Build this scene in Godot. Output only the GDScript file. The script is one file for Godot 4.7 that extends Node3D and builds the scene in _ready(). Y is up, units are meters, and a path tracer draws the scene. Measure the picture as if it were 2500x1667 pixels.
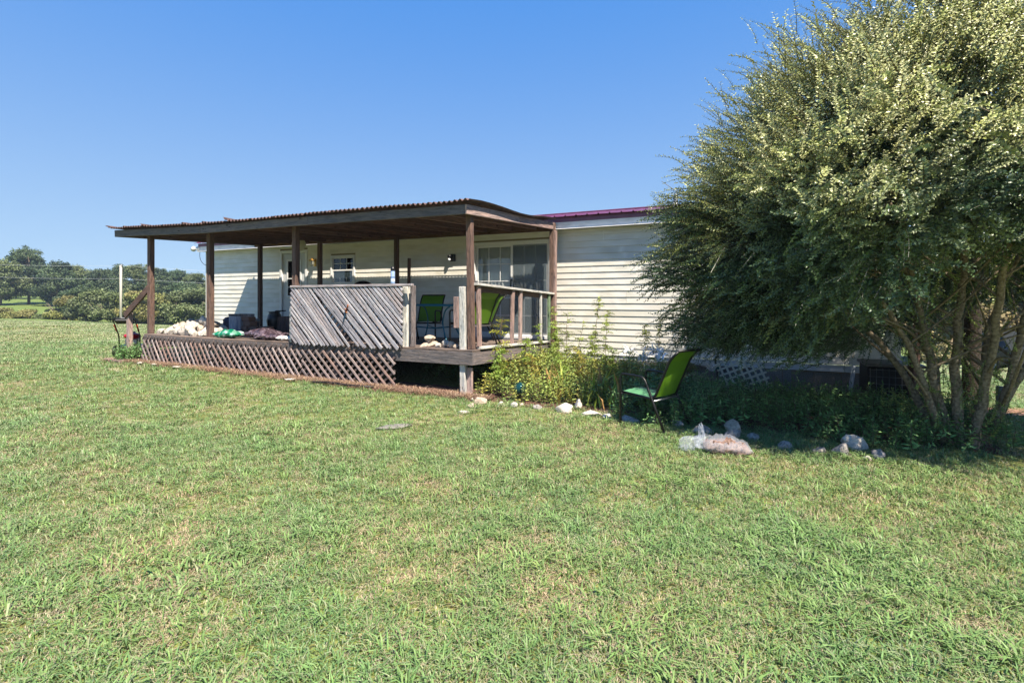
extends Node3D

# The house stands at a slant: its own axes are s (along the wall), y (up) and w (out of the wall)
const U := Vector3(0.904, 0, 0.427)
const N := Vector3(-0.427, 0, 0.904)
const O := Vector3(1.002, 0, -10.71)
var HX := Transform3D(Basis(U.normalized(), Vector3.UP, N.normalized()), O)
var rng := RandomNumberGenerator.new()
var nz := FastNoiseLite.new()
var M := {}
var taken := {}

func _ready():
	rng.seed = 7
	nz.seed = 11
	nz.frequency = 1.0
	# ---- camera, sky, sun, exposure
	var cam = Camera3D.new()
	cam.name = "camera"
	cam.projection = Camera3D.PROJECTION_FRUSTUM
	cam.near = 0.05
	cam.far = 900.0
	cam.size = 0.05 * 1667.0 / 1250.0
	cam.frustum_offset = Vector2(0, -0.05 * 102.5 / 1250.0)
	cam.position = Vector3(0, 1.5, 0)
	add_child(cam)
	cam.current = true
	var sky = ProceduralSkyMaterial.new()
	sky.sky_top_color = Color(0.143, 0.385, 0.645)
	sky.sky_horizon_color = Color(0.54, 0.63, 0.70)
	sky.sky_curve = 0.207
	sky.sky_energy_multiplier = 1.0
	sky.ground_bottom_color = Color(0.25, 0.28, 0.2)
	sky.ground_horizon_color = Color(0.5, 0.56, 0.6)
	sky.sun_angle_max = 1.0
	var env = Environment.new()
	env.background_mode = Environment.BG_SKY
	env.sky = Sky.new()
	env.sky.sky_material = sky
	env.tonemap_mode = Environment.TONE_MAPPER_LINEAR
	env.tonemap_exposure = 2.2
	env.sdfgi_enabled = true
	env.ssao_enabled = true
	env.ssil_enabled = true
	env.fog_enabled = true
	env.fog_density = 0.0005
	env.fog_light_color = Color(0.72, 0.80, 0.90)
	var we = WorldEnvironment.new()
	we.name = "world_environment"
	we.environment = env
	add_child(we)
	var sun = DirectionalLight3D.new()
	sun.name = "sun"
	sun.light_energy = 1.6
	sun.light_color = Color(1.0, 0.955, 0.88)
	sun.light_angular_distance = 0.5
	sun.shadow_enabled = true
	add_child(sun)
	sun.look_at_from_position(Vector3.ZERO, (U * -0.57 + N * -0.36 + Vector3.DOWN), Vector3.UP)

	materials()
	terrain()
	mobile_home()
	porch()
	porch_contents()
	fixtures()
	garden_bed()
	lawn_things()
	big_tree()
	right_side()
	background()
	grass()

# ================================================================ helpers
func r(a := 0.0, b := 1.0) -> float:
	return rng.randf_range(a, b)

func hp(s: float, y: float, w: float) -> Vector3:
	return Vector3(O.x + U.x * s + N.x * w, y, O.z + U.z * s + N.z * w)

func soft(v: float) -> float:
	return maxf(0.0, v) if absf(v) > 2.0 else (v + 2.0) * (v + 2.0) / 8.0

func gh(x: float, z: float) -> float:
	var d := -z
	var y := 0.18 * clampf((d - 3.5) / 7.0, 0, 1) * clampf((4.0 - x) / 5.0, 0, 1)
	y -= 0.065 * soft((x - 4.0) * 0.6 + (d - 6.0) * 0.8 - 0.5)
	y -= 0.0135 * soft(minf(d, 85.0) - 12.0)
	if d > 66.0:
		y += 0.075 * (minf(d, 140.0) - 66.0)
	if d > 12.0:
		y += nz.get_noise_2d(x * 0.05, z * 0.05) * 0.25 * clampf((d - 12.0) / 20.0, 0, 1)
	return y

func on_ground(x: float, z: float, up := 0.0) -> Vector3:
	return Vector3(x, gh(x, z) + up, z)

func hg(s: float, w: float, up := 0.0) -> Vector3:
	var p = hp(s, 0, w)
	return on_ground(p.x, p.z, up)

func deck_y(s: float, w: float) -> float:
	return 0.62 + 0.15 * w / 3.66 - 0.028 * exp(-pow((s + 5.2) / 2.2, 2.0)) + 0.02 * clampf(-s / 8.0, 0, 1)

func numbered(n: String) -> String:
	if not taken.has(n):
		taken[n] = 0
		return n
	taken[n] += 1
	return "%s_%03d" % [n, taken[n]]

func meta(o: Node, label := "", category := "", group := "", kind := ""):
	if label != "": o.set_meta("label", label)
	if category != "": o.set_meta("category", category)
	if group != "": o.set_meta("group", group)
	if kind != "": o.set_meta("kind", kind)
	return o

func thing(called: String, label: String, category: String, xf := Transform3D.IDENTITY, group := "") -> Node3D:
	var o = Node3D.new()
	o.name = numbered(called)
	add_child(o)
	o.transform = xf
	meta(o, label, category, group)
	return o

func part(parent: Node, called: String, mesh: Mesh, mat: Material, xf := Transform3D.IDENTITY) -> MeshInstance3D:
	var o = MeshInstance3D.new()
	o.name = numbered(called) if parent == self else called
	o.mesh = mesh
	o.material_override = mat
	parent.add_child(o, true)
	o.transform = xf
	return o

func at(p: Vector3, yaw := 0.0, sc := 1.0) -> Transform3D:
	return Transform3D(Basis(Vector3.UP, yaw).scaled(Vector3.ONE * sc), p)

func swarm(parent: Node, called: String, mesh: Mesh, mat: Material, xfs: Array, cols: Array) -> MultiMeshInstance3D:
	var mm = MultiMesh.new()
	mm.transform_format = MultiMesh.TRANSFORM_3D
	mm.use_colors = true
	mm.mesh = mesh
	mm.instance_count = xfs.size()
	for i in xfs.size():
		mm.set_instance_transform(i, xfs[i])
		mm.set_instance_color(i, cols[i])
	var o = MultiMeshInstance3D.new()
	o.name = numbered(called) if parent == self else called
	o.multimesh = mm
	o.material_override = mat
	parent.add_child(o, true)
	return o

func st_new(smooth := false) -> SurfaceTool:
	var st = SurfaceTool.new()
	st.begin(Mesh.PRIMITIVE_TRIANGLES)
	st.set_smooth_group(0 if smooth else -1)
	return st

func done(st: SurfaceTool) -> ArrayMesh:
	st.generate_normals()
	return st.commit()

func tri(st, a, b, c, ua := Vector2.ZERO, ub := Vector2.ZERO, uc := Vector2.ZERO):
	st.set_uv(ua); st.add_vertex(a)
	st.set_uv(ub); st.add_vertex(b)
	st.set_uv(uc); st.add_vertex(c)

func quad(st, a, b, c, d, ua := Vector2(0, 0), ub := Vector2(1, 0), uc := Vector2(1, 1), ud := Vector2(0, 1)):
	tri(st, a, b, c, ua, ub, uc)
	tri(st, a, c, d, ua, uc, ud)

func face(st, pts: Array, centre: Vector3, uvs: Array):
	# one convex face, wound to look away from the centre
	var nrm = (pts[0] - pts[2]).cross(pts[0] - pts[1])
	var mid = (pts[0] + pts[1] + pts[2]) / 3.0
	var flip = nrm.dot(mid - centre) < 0
	for i in range(1, pts.size() - 1):
		if flip:
			tri(st, pts[0], pts[i + 1], pts[i], uvs[0], uvs[i + 1], uvs[i])
		else:
			tri(st, pts[0], pts[i], pts[i + 1], uvs[0], uvs[i], uvs[i + 1])

# a box with chamfered edges; uv in metres, u along the longest side
func box(st, xf: Transform3D, size: Vector3, bev := 0.004, off := Vector2.ZERO):
	var h = size / 2.0
	bev = minf(bev, minf(h.x, minf(h.y, h.z)) * 0.45)
	var ax = 0
	if size.y > size[ax]: ax = 1
	if size.z > size[ax]: ax = 2
	var o1 = (ax + 1) % 3
	var o2 = (ax + 2) % 3
	var V = {}
	for sx in [-1, 1]:
		for sy in [-1, 1]:
			for sz in [-1, 1]:
				var sg = Vector3(sx, sy, sz)
				for f in 3:
					var p = Vector3.ZERO
					for k in 3:
						p[k] = sg[k] * (h[k] if k == f else h[k] - bev)
					V[[sx, sy, sz, f]] = p
	var uvf = func(p: Vector3, f: int) -> Vector2:
		var v = p[o1] if f != o1 else p[o2]
		if f == ax: return off + Vector2(p[o1] * 0.3, p[o2]) + Vector2(0.37, 0.21)
		return off + Vector2(p[ax], v + 0.13 * f)
	var c = xf.origin
	var put = func(keys: Array, f: int):
		var pts = []
		var uvs = []
		for k in keys:
			pts.append(xf * V[k])
			uvs.append(uvf.call(V[k], f))
		face(st, pts, c, uvs)
	for f in 3:
		var a = (f + 1) % 3
		var b = (f + 2) % 3
		for sg in [-1, 1]:
			var ks = []
			for ab in [[-1, -1], [1, -1], [1, 1], [-1, 1]]:
				var k = [0, 0, 0, f]
				k[f] = sg; k[a] = ab[0]; k[b] = ab[1]
				ks.append(k)
			put.call(ks, f)
		if bev <= 0.0: continue
		for sa in [-1, 1]:
			for sb in [-1, 1]:
				var ks = []
				for q in [[-1, a], [1, a], [1, b], [-1, b]]:
					var k = [0, 0, 0, q[1]]
					k[f] = q[0]; k[a] = sa; k[b] = sb
					ks.append(k)
				put.call(ks, a)
	if bev > 0.0:
		for sx in [-1, 1]:
			for sy in [-1, 1]:
				for sz in [-1, 1]:
					put.call([[sx, sy, sz, 0], [sx, sy, sz, 1], [sx, sy, sz, 2]], 0)

func box_mesh(size: Vector3, bev := 0.004, off := Vector2.ZERO) -> ArrayMesh:
	var st = st_new()
	box(st, Transform3D.IDENTITY, size, bev, off)
	return done(st)

# a board from a to b; `wide` lies along the hint direction, `thick` across it
func board(parent, called, a: Vector3, b: Vector3, hint: Vector3, wide: float, thick: float, mat, bev := 0.004) -> MeshInstance3D:
	var x = (b - a).normalized()
	var z = x.cross(hint).normalized()
	var y = z.cross(x)
	return part(parent, called, box_mesh(Vector3(a.distance_to(b), wide, thick), bev, Vector2(r() * 3.0, r() * 3.0)), mat, Transform3D(Basis(x, y, z), (a + b) / 2.0))

func block(parent, called, lo: Vector3, hi: Vector3, mat, bev := 0.004) -> MeshInstance3D:
	return part(parent, called, box_mesh(hi - lo, bev, Vector2(r() * 3.0, r() * 3.0)), mat, Transform3D(Basis.IDENTITY, (lo + hi) / 2.0))

func tube(st, pts: Array, radii: Array, sides := 8, capped := true):
	var rings = []
	var side = Vector3.RIGHT
	for i in pts.size():
		var t = (pts[mini(i + 1, pts.size() - 1)] - pts[maxi(i - 1, 0)]).normalized()
		if i == 0:
			side = t.cross(Vector3.UP if absf(t.y) < 0.9 else Vector3.RIGHT).normalized()
		else:
			side = (side - t * side.dot(t)).normalized()
		var up = t.cross(side)
		var ring = []
		for k in sides:
			var an = TAU * k / sides
			ring.append(pts[i] + (side * cos(an) + up * sin(an)) * radii[i])
		rings.append(ring)
	for i in pts.size() - 1:
		for k in sides:
			var k2 = (k + 1) % sides
			var u0 = float(k) / sides
			var u1 = float(k + 1) / sides
			quad(st, rings[i][k], rings[i][k2], rings[i + 1][k2], rings[i + 1][k], Vector2(i * 0.2, u0), Vector2(i * 0.2, u1), Vector2(i * 0.2 + 0.2, u1), Vector2(i * 0.2 + 0.2, u0))
	if capped:
		for k in range(1, sides - 1):
			tri(st, rings[0][0], rings[0][k + 1], rings[0][k])
			var e = rings[-1]
			tri(st, e[0], e[k], e[k + 1])

func tube_mesh(pts: Array, rad: float, sides := 8) -> ArrayMesh:
	var st = st_new(true)
	var rr = []
	for p in pts: rr.append(rad)
	tube(st, smooth_path(pts) if pts.size() > 2 else pts, rr if pts.size() <= 2 else fill(rad, smooth_path(pts).size()), sides)
	return done(st)

func fill(v: float, n: int) -> Array:
	var a = []
	for i in n: a.append(v)
	return a

func smooth_path(pts: Array, per := 5) -> Array:
	var outp = []
	for i in pts.size() - 1:
		var p0 = pts[maxi(i - 1, 0)]
		var p3 = pts[mini(i + 2, pts.size() - 1)]
		for k in per:
			outp.append(pts[i].cubic_interpolate(pts[i + 1], p0, p3, float(k) / per))
	outp.append(pts[-1])
	return outp

# rounded corners on a bent pipe
func bend(pts: Array, rad := 0.05, per := 4) -> Array:
	var o = [pts[0]]
	for i in range(1, pts.size() - 1):
		var a = pts[i].move_toward(pts[i - 1], minf(rad, pts[i].distance_to(pts[i - 1]) * 0.45))
		var b = pts[i].move_toward(pts[i + 1], minf(rad, pts[i].distance_to(pts[i + 1]) * 0.45))
		for k in per + 1:
			var t = float(k) / per
			o.append(a.lerp(pts[i], t).lerp(pts[i].lerp(b, t), t))
	o.append(pts[-1])
	return o

func pipe(parent, called, pts: Array, rad: float, mat, sides := 8, round := 0.05):
	var st = st_new(true)
	var b = bend(pts, round) if pts.size() > 2 else pts
	tube(st, b, fill(rad, b.size()), sides)
	return part(parent, called, done(st), mat)

func lathe_mesh(profile: Array, sides := 16, smooth := true) -> ArrayMesh:
	var st = st_new(smooth)
	for i in profile.size() - 1:
		for k in sides:
			var a0 = TAU * k / sides
			var a1 = TAU * (k + 1) / sides
			var p = profile[i]
			var q = profile[i + 1]
			quad(st, Vector3(cos(a0) * p.x, p.y, sin(a0) * p.x), Vector3(cos(a0) * q.x, q.y, sin(a0) * q.x), Vector3(cos(a1) * q.x, q.y, sin(a1) * q.x), Vector3(cos(a1) * p.x, p.y, sin(a1) * p.x), Vector2(a0, p.y), Vector2(a0, q.y), Vector2(a1, q.y), Vector2(a1, p.y))
	return done(st)

# an irregular rounded lump: rocks (facets > 0), sacks, clods
func lump_mesh(size: Vector3, sd: int, rough := 0.35, facets := 0, res := 14, smooth := true, fine := 0.06) -> ArrayMesh:
	var g = RandomNumberGenerator.new()
	g.seed = sd
	var cuts = []
	for i in facets:
		cuts.append([Vector3(g.randf_range(-1, 1), g.randf_range(-0.8, 1), g.randf_range(-1, 1)).normalized(), g.randf_range(0.5, 0.78)])
	var o = Vector3(fmod(sd * 7.3, 50.0), fmod(sd * 3.1, 50.0), fmod(sd * 1.7, 50.0))
	var pt = func(i: int, j: int) -> Vector3:
		var th = PI * j / res
		var ph = TAU * (i % (res * 2)) / (res * 2)
		var d = Vector3(sin(th) * cos(ph), cos(th), sin(th) * sin(ph))
		var rad = 1.0 + rough * nz.get_noise_3dv(d * 1.2 + o) + fine * nz.get_noise_3dv(d * 5.0 + o)
		for c in cuts:
			var k = d.dot(c[0])
			if k > 0.05: rad = minf(rad, c[1] / k + 0.02)
		return d * rad * size
	var st = st_new(smooth)
	for j in res:
		for i in res * 2:
			var a = pt.call(i, j); var b = pt.call(i + 1, j); var c = pt.call(i + 1, j + 1); var d = pt.call(i, j + 1)
			if j > 0: tri(st, a, b, c)
			if j < res - 1: tri(st, a, c, d)
	return done(st)

# ================================================================ materials
func noise_tex(freq: float, ramp: Array, seamless := true, size := 512, oct := 4, kind := FastNoiseLite.TYPE_SIMPLEX_SMOOTH, sd := 1) -> NoiseTexture2D:
	var t = NoiseTexture2D.new()
	t.width = size; t.height = size
	t.seamless = seamless
	var n = FastNoiseLite.new()
	n.noise_type = kind
	n.frequency = freq
	n.fractal_octaves = oct
	n.seed = sd
	t.noise = n
	if ramp.size():
		var g = Gradient.new()
		var offs = PackedFloat32Array()
		var cols = PackedColorArray()
		for q in ramp:
			offs.append(q[0]); cols.append(q[1])
		g.offsets = offs
		g.colors = cols
		t.color_ramp = g
	return t

func bump_tex(freq: float, strength := 4.0, oct := 4, kind := FastNoiseLite.TYPE_SIMPLEX_SMOOTH) -> NoiseTexture2D:
	var t = noise_tex(freq, [], true, 512, oct, kind, 5)
	t.as_normal_map = true
	t.bump_strength = strength
	return t

func mat(albedo: Color, rough := 0.8, metal := 0.0, tex: Texture2D = null) -> StandardMaterial3D:
	var m = StandardMaterial3D.new()
	m.albedo_color = albedo
	m.roughness = rough
	m.metallic = metal
	m.albedo_texture = tex
	m.cull_mode = BaseMaterial3D.CULL_DISABLED
	return m

func tri_mat(albedo: Color, rough: float, tex, scale: float, nrm = null, nscale := 1.0, world := false) -> StandardMaterial3D:
	var m = mat(albedo, rough, 0.0, tex)
	m.uv1_triplanar = true
	m.uv1_world_triplanar = world
	m.uv1_scale = Vector3.ONE * scale
	if nrm:
		m.normal_enabled = true
		m.normal_texture = nrm
		m.normal_scale = nscale
	return m

func leaf_mat(rough := 0.5, back := 0.35) -> StandardMaterial3D:
	var m = mat(Color.WHITE, rough)
	m.vertex_color_use_as_albedo = true
	m.backlight_enabled = true
	m.backlight = Color(back, back, back * 0.6)
	return m

func grain_image(sd: int) -> ImageTexture:
	# weathered wood: long streaks, checks and a few knots; u = 4 m along the board, v = 0.5 m across
	var g = FastNoiseLite.new()
	g.seed = sd
	g.frequency = 1.0
	var im = Image.create(512, 256, false, Image.FORMAT_RGB8)
	var knots = []
	var kr = RandomNumberGenerator.new()
	kr.seed = sd
	for i in 16: knots.append(Vector3(kr.randf() * 512, kr.randf() * 256, kr.randf_range(2.5, 5.0)))
	for y in 256:
		for x in 512:
			var kd = 0.0
			var ky = 0.0
			for k in knots:
				var dx = (x - k.x) * 1.6
				var dy = (y - k.y)
				var q = (dx * dx + dy * dy) / (k.z * k.z)
				if q < 9.0:
					kd = maxf(kd, exp(-q * 0.8))
					ky += dy * exp(-q * 0.35) * 0.8
			var v = y - ky
			var a = g.get_noise_2d(x * 0.012, v * 0.16)
			var b = g.get_noise_2d(x * 0.035 + 90.0, v * 0.45)
			var c = g.get_noise_2d(x * 0.02 + 40.0, y * 0.03)
			var k = 0.84 + a * 0.22 + b * 0.2 + c * 0.16
			if b < -0.42: k *= 0.62
			k = clampf(k - kd * 0.45, 0.12, 1.0)
			im.set_pixel(x, y, Color(k, k * (1.0 - 0.05 * c), k * (1.0 - 0.1 * c)))
	return ImageTexture.create_from_image(im)

func wood_set(key: String, cols: Array, rough := 0.85):
	var a = []
	for i in cols.size():
		var m = mat(cols[i], rough, 0.0, M.grain[i % 2])
		m.uv1_scale = Vector3(0.25, 2.0, 1)
		m.uv1_offset = Vector3(0.17 * i, 0.31 * i, 0)
		m.normal_enabled = true
		m.normal_texture = M.grain_n
		m.normal_scale = 0.7
		a.append(m)
	M[key] = a

func W(key: String):
	return M[key][rng.randi() % M[key].size()]

func materials():
	M.grain = [grain_image(3), grain_image(8)]
	M.grain_n = bump_tex(0.02, 5.0, 4)
	wood_set("grey", [Color(0.80, 0.78, 0.80), Color(0.70, 0.68, 0.71), Color(0.85, 0.83, 0.85), Color(0.75, 0.71, 0.72)])
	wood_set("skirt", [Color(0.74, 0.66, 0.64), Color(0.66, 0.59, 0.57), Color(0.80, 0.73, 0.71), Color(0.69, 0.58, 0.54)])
	wood_set("brown", [Color(0.47, 0.37, 0.33), Color(0.43, 0.33, 0.29), Color(0.50, 0.40, 0.36)])
	wood_set("rafter", [Color(0.54, 0.41, 0.36), Color(0.47, 0.35, 0.31), Color(0.58, 0.45, 0.40)])
	wood_set("screen_shaded", [Color(0.40, 0.33, 0.31), Color(0.34, 0.29, 0.28)])  # shade between screen slats put into a darker tone for the back layer
	wood_set("skirt_shaded", [Color(0.50, 0.43, 0.41), Color(0.44, 0.38, 0.36)])  # rear skirt slats: their shadow is painted in as a darker wood colour
	wood_set("beam", [Color(0.52, 0.48, 0.48), Color(0.47, 0.44, 0.44)])
	wood_set("deck", [Color(0.52, 0.45, 0.41), Color(0.46, 0.40, 0.37), Color(0.57, 0.5, 0.46)])
	wood_set("pale", [Color(0.92, 0.91, 0.88), Color(0.86, 0.85, 0.83)])
	wood_set("purl", [Color(0.74, 0.64, 0.61), Color(0.68, 0.57, 0.54)])
	wood_set("green", [Color(0.50, 0.60, 0.47)])
	M.vinyl = []
	for i in 4:
		var v = mat(Color(0.885, 0.87, 0.835).lerp(Color(0.875, 0.865, 0.84), i / 3.0), 0.45, 0.0, noise_tex(0.006, [[0.0, Color(0.90, 0.89, 0.86)], [0.3, Color(0.96, 0.96, 0.94)], [0.55, Color(1, 1, 1)], [1.0, Color(0.93, 0.92, 0.90)]], true, 256, 3, FastNoiseLite.TYPE_SIMPLEX_SMOOTH, 20 + i))
		v.uv1_scale = Vector3(0.4, 0.9, 1)
		v.normal_enabled = true
		v.normal_texture = bump_tex(0.008, 3.0, 3)
		v.normal_scale = 0.5
		M.vinyl.append(v)
	M.white = mat(Color(0.88, 0.88, 0.88), 0.4)
	M.trim = mat(Color(0.82, 0.84, 0.86), 0.45, 0.0, noise_tex(0.02, [[0.0, Color(0.85, 0.85, 0.84)], [0.5, Color(1, 1, 1)]], true, 256))
	M.trim.uv1_scale = Vector3(0.4, 2, 1)
	M.doorpaint = mat(Color(0.76, 0.77, 0.78), 0.4)
	M.core = mat(Color(0.55, 0.5, 0.42), 0.9)
	M.inside = mat(Color(0.45, 0.42, 0.38), 0.9)
	M.purple = mat(Color(0.42, 0.20, 0.33), 0.35, 0.0, noise_tex(0.01, [[0.0, Color(0.86, 0.86, 0.86)], [0.6, Color(1, 1, 1)]], true, 256))
	M.purple.metallic_specular = 0.6
	M.glass = mat(Color(0.35, 0.42, 0.44, 0.18), 0.03)
	M.glass.transparency = BaseMaterial3D.TRANSPARENCY_ALPHA
	M.mesh_screen = mat(Color(0.42, 0.47, 0.50, 0.36), 0.6)
	M.mesh_screen.transparency = BaseMaterial3D.TRANSPARENCY_ALPHA
	M.blind = mat(Color(0.92, 0.94, 0.93), 0.8)
	M.black = mat(Color(0.03, 0.03, 0.035), 0.45)
	M.blackplastic = mat(Color(0.06, 0.06, 0.07), 0.35)
	M.rubber = mat(Color(0.05, 0.05, 0.05), 0.85)
	M.steel = mat(Color(0.6, 0.6, 0.6), 0.35, 0.9)
	M.galv = tri_mat(Color(0.62, 0.64, 0.66), 0.45, noise_tex(0.03, [[0.0, Color(0.6, 0.6, 0.6)], [1.0, Color(1, 1, 1)]]), 3.0)
	M.galv.metallic = 0.5
	M.brass = mat(Color(0.75, 0.58, 0.30), 0.3, 0.9)
	M.lampglass = mat(Color(0.9, 0.9, 0.85, 0.3), 0.05)
	M.lampglass.transparency = BaseMaterial3D.TRANSPARENCY_ALPHA
	# rusty corrugated sheets
	M.rust = []
	for i in 3:
		var tx = noise_tex(0.012, [[0.0, Color(0.16, 0.12, 0.11)], [0.35, Color(0.27, 0.20, 0.18)], [0.6, Color(0.38, 0.28, 0.26)], [1.0, Color(0.46, 0.38, 0.36)]], true, 512, 5, FastNoiseLite.TYPE_SIMPLEX_SMOOTH, 40 + i)
		M.rust.append(tri_mat(Color(1, 1, 1), 0.8, tx, 0.6 + 0.1 * i))
	# stone
	M.rock = []
	for i in 3:
		var tx = noise_tex(0.018, [[0.0, Color(0.44, 0.42, 0.41)], [0.22, Color(0.68, 0.65, 0.63)], [0.5, Color(0.84, 0.82, 0.79)], [1.0, Color(0.92, 0.90, 0.87)]], true, 512, 6, FastNoiseLite.TYPE_SIMPLEX_SMOOTH, 60 + i)
		var m = tri_mat([Color(0.90, 0.89, 0.87), Color(0.74, 0.73, 0.73), Color(0.86, 0.80, 0.74)][i], 0.85, tx, [2.2, 2.8, 2.5][i], bump_tex(0.03, 10.0, 5), 0.9)
		M.rock.append(m)
	M.concrete = tri_mat(Color(0.62, 0.60, 0.57), 0.9, noise_tex(0.05, [[0.0, Color(0.6, 0.6, 0.6)], [1.0, Color(1, 1, 1)]], true, 512, 5), 2.0, bump_tex(0.08, 6.0, 4), 0.6)
	M.paver = tri_mat(Color(0.62, 0.47, 0.40), 0.9, noise_tex(0.06, [[0.0, Color(0.7, 0.68, 0.66)], [1.0, Color(1, 1, 1)]], true, 512, 5), 3.0, bump_tex(0.08, 6.0, 4), 0.6)
	# patio furniture
	M.sling = mat(Color(0.42, 0.60, 0.10), 0.6, 0.0, noise_tex(0.2, [[0.0, Color(0.82, 0.82, 0.8)], [1.0, Color(1, 1, 1)]], true, 256, 2))
	M.sling.backlight_enabled = true
	M.sling.backlight = Color(0.5, 0.5, 0.4)
	M.sling.uv1_scale = Vector3(5, 5, 1)
	M.sling_seat = mat(Color(0.36, 0.60, 0.42), 0.6, 0.0, noise_tex(0.2, [[0.0, Color(0.82, 0.82, 0.8)], [1.0, Color(1, 1, 1)]], true, 256, 2))
	M.tealglass = mat(Color(0.05, 0.42, 0.55, 0.75), 0.06)
	M.tealglass.transparency = BaseMaterial3D.TRANSPARENCY_ALPHA
	M.teal = mat(Color(0.04, 0.38, 0.46), 0.4)
	# bags
	M.greenbag = tri_mat(Color(1, 1, 1), 0.3, noise_tex(0.008, [[0.0, Color(0.02, 0.36, 0.24)], [0.55, Color(0.05, 0.50, 0.36)], [0.62, Color(0.75, 0.85, 0.82)], [1.0, Color(0.82, 0.88, 0.86)]], true, 512, 2), 1.2, bump_tex(0.015, 10.0, 3), 0.8)
	M.mulchbag = tri_mat(Color(1, 1, 1), 0.25, noise_tex(0.012, [[0.0, Color(0.13, 0.10, 0.12)], [0.5, Color(0.30, 0.24, 0.27)], [0.8, Color(0.52, 0.46, 0.5)], [1.0, Color(0.7, 0.66, 0.68)]], true, 512, 3), 1.5, bump_tex(0.02, 12.0, 4), 1.0)
	M.whitebag = tri_mat(Color(0.86, 0.84, 0.82), 0.35, null, 1.0, bump_tex(0.02, 12.0, 4), 0.9)
	M.clearbag = mat(Color(0.85, 0.87, 0.92, 0.20), 0.3)
	M.clearbag.transparency = BaseMaterial3D.TRANSPARENCY_ALPHA
	M.clearbag.normal_enabled = true
	M.clearbag.normal_texture = bump_tex(0.02, 16.0, 4, FastNoiseLite.TYPE_CELLULAR)
	M.bagfill = tri_mat(Color(1, 1, 1), 0.7, noise_tex(0.03, [[0.0, Color(0.10, 0.08, 0.08)], [0.35, Color(0.34, 0.24, 0.20)], [0.55, Color(0.60, 0.50, 0.43)], [0.75, Color(0.42, 0.30, 0.29)], [1.0, Color(0.74, 0.70, 0.68)]], true, 512, 4, FastNoiseLite.TYPE_CELLULAR), 2.5)
	# bark and leaves
	M.bark = tri_mat(Color(1, 1, 1), 0.9, noise_tex(0.03, [[0.0, Color(0.24, 0.20, 0.15)], [0.5, Color(0.50, 0.45, 0.37)], [0.8, Color(0.62, 0.57, 0.49)], [1.0, Color(0.74, 0.71, 0.65)]], true, 512, 5, FastNoiseLite.TYPE_SIMPLEX_SMOOTH, 90), 1.6, bump_tex(0.04, 10.0, 5), 0.9)
	M.darkbark = tri_mat(Color(0.42, 0.40, 0.40), 0.95, M.bark.albedo_texture, 1.2, M.bark.normal_texture, 1.0)
	M.leaf = leaf_mat(0.36, 0.3)
	M.leaf.metallic_specular = 0.5
	M.weed = leaf_mat(0.55, 0.45)
	M.blade = leaf_mat(0.5, 0.4)
	M.farleaf = leaf_mat(0.6, 0.3)
	M.straw = mat(Color(1, 1, 1), 0.8)
	M.straw.vertex_color_use_as_albedo = true
	M.flower = leaf_mat(0.6, 0.5)
	# ground
	var g1 = noise_tex(0.02, [[0.0, Color(0.42, 0.38, 0.24)], [0.3, Color(0.56, 0.52, 0.34)], [0.5, Color(0.49, 0.54, 0.30)], [0.75, Color(0.62, 0.57, 0.40)], [1.0, Color(0.72, 0.64, 0.48)]], true, 1024, 6, FastNoiseLite.TYPE_SIMPLEX_SMOOTH, 70)
	M.ground = tri_mat(Color(1, 1, 1), 0.95, g1, 0.55, bump_tex(0.05, 14.0, 5), 1.0, true)
	M.ground.vertex_color_use_as_albedo = true
	M.mulch = tri_mat(Color(1, 1, 1), 0.95, noise_tex(0.04, [[0.0, Color(0.17, 0.11, 0.09)], [0.5, Color(0.36, 0.24, 0.19)], [0.8, Color(0.52, 0.37, 0.29)], [1.0, Color(0.66, 0.5, 0.4)]], true, 512, 6, FastNoiseLite.TYPE_SIMPLEX_SMOOTH, 71), 1.6, bump_tex(0.08, 14.0, 5), 1.0, true)
	M.patch = tri_mat(Color(0.66, 0.60, 0.44), 0.95, g1, 0.55, null, 1.0, true)
	M.dirt = tri_mat(Color(0.72, 0.55, 0.44), 0.95, noise_tex(0.04, [[0.0, Color(0.6, 0.6, 0.6)], [1.0, Color(1, 1, 1)]], true, 512, 5), 1.0, null, 1.0, true)

# ================================================================ ground
func ring_coord(t: float) -> float:
	return 14.0 * t + 420.0 * pow(absf(t), 5.0) * signf(t)

func terrain():
	var n = 190
	var st = st_new(true)
	var vs = []
	for j in n + 1:
		var row = []
		for i in n + 1:
			var x = ring_coord(2.0 * i / n - 1.0)
			var z = -8.0 + ring_coord(2.0 * j / n - 1.0)
			row.append(Vector3(x, gh(x, z), z))
		vs.append(row)
	var colr = func(p: Vector3) -> Color:
		var far = clampf((-p.z - 12.0) / 25.0, 0, 1)
		var k = nz.get_noise_2d(p.x * 0.25, p.z * 0.25) * 0.5 + 0.5
		var c = Color(0.72, 0.68, 0.56).lerp(Color(0.60, 0.76, 0.44), k)
		return c.lerp(Color(0.58, 0.86, 0.38), far * 0.8)
	for j in n:
		for i in n:
			var q = [vs[j][i], vs[j][i + 1], vs[j + 1][i + 1], vs[j + 1][i]]
			for k in [0, 1, 2, 0, 2, 3]:
				st.set_color(colr.call(q[k]))
				st.add_vertex(q[k])
	var o = part(self, "ground", done(st), M.ground)
	meta(o, "grassy yard and field around the house", "", "", "structure")
	# bare patch in the left field
	sheet("bare_patch", [on_ground(-19.9, -21.6)], 1.1, 0.3, 0.0, M.patch, "faint bare earth patch in the left field")
	sheet("dirt_path", [hg(6.0, 0.6), hg(6.8, 0.2), hg(8.0, -0.4)], 0.75, 0.5, 0.015, M.dirt, "reddish bare dirt past the right end of the house")

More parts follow.
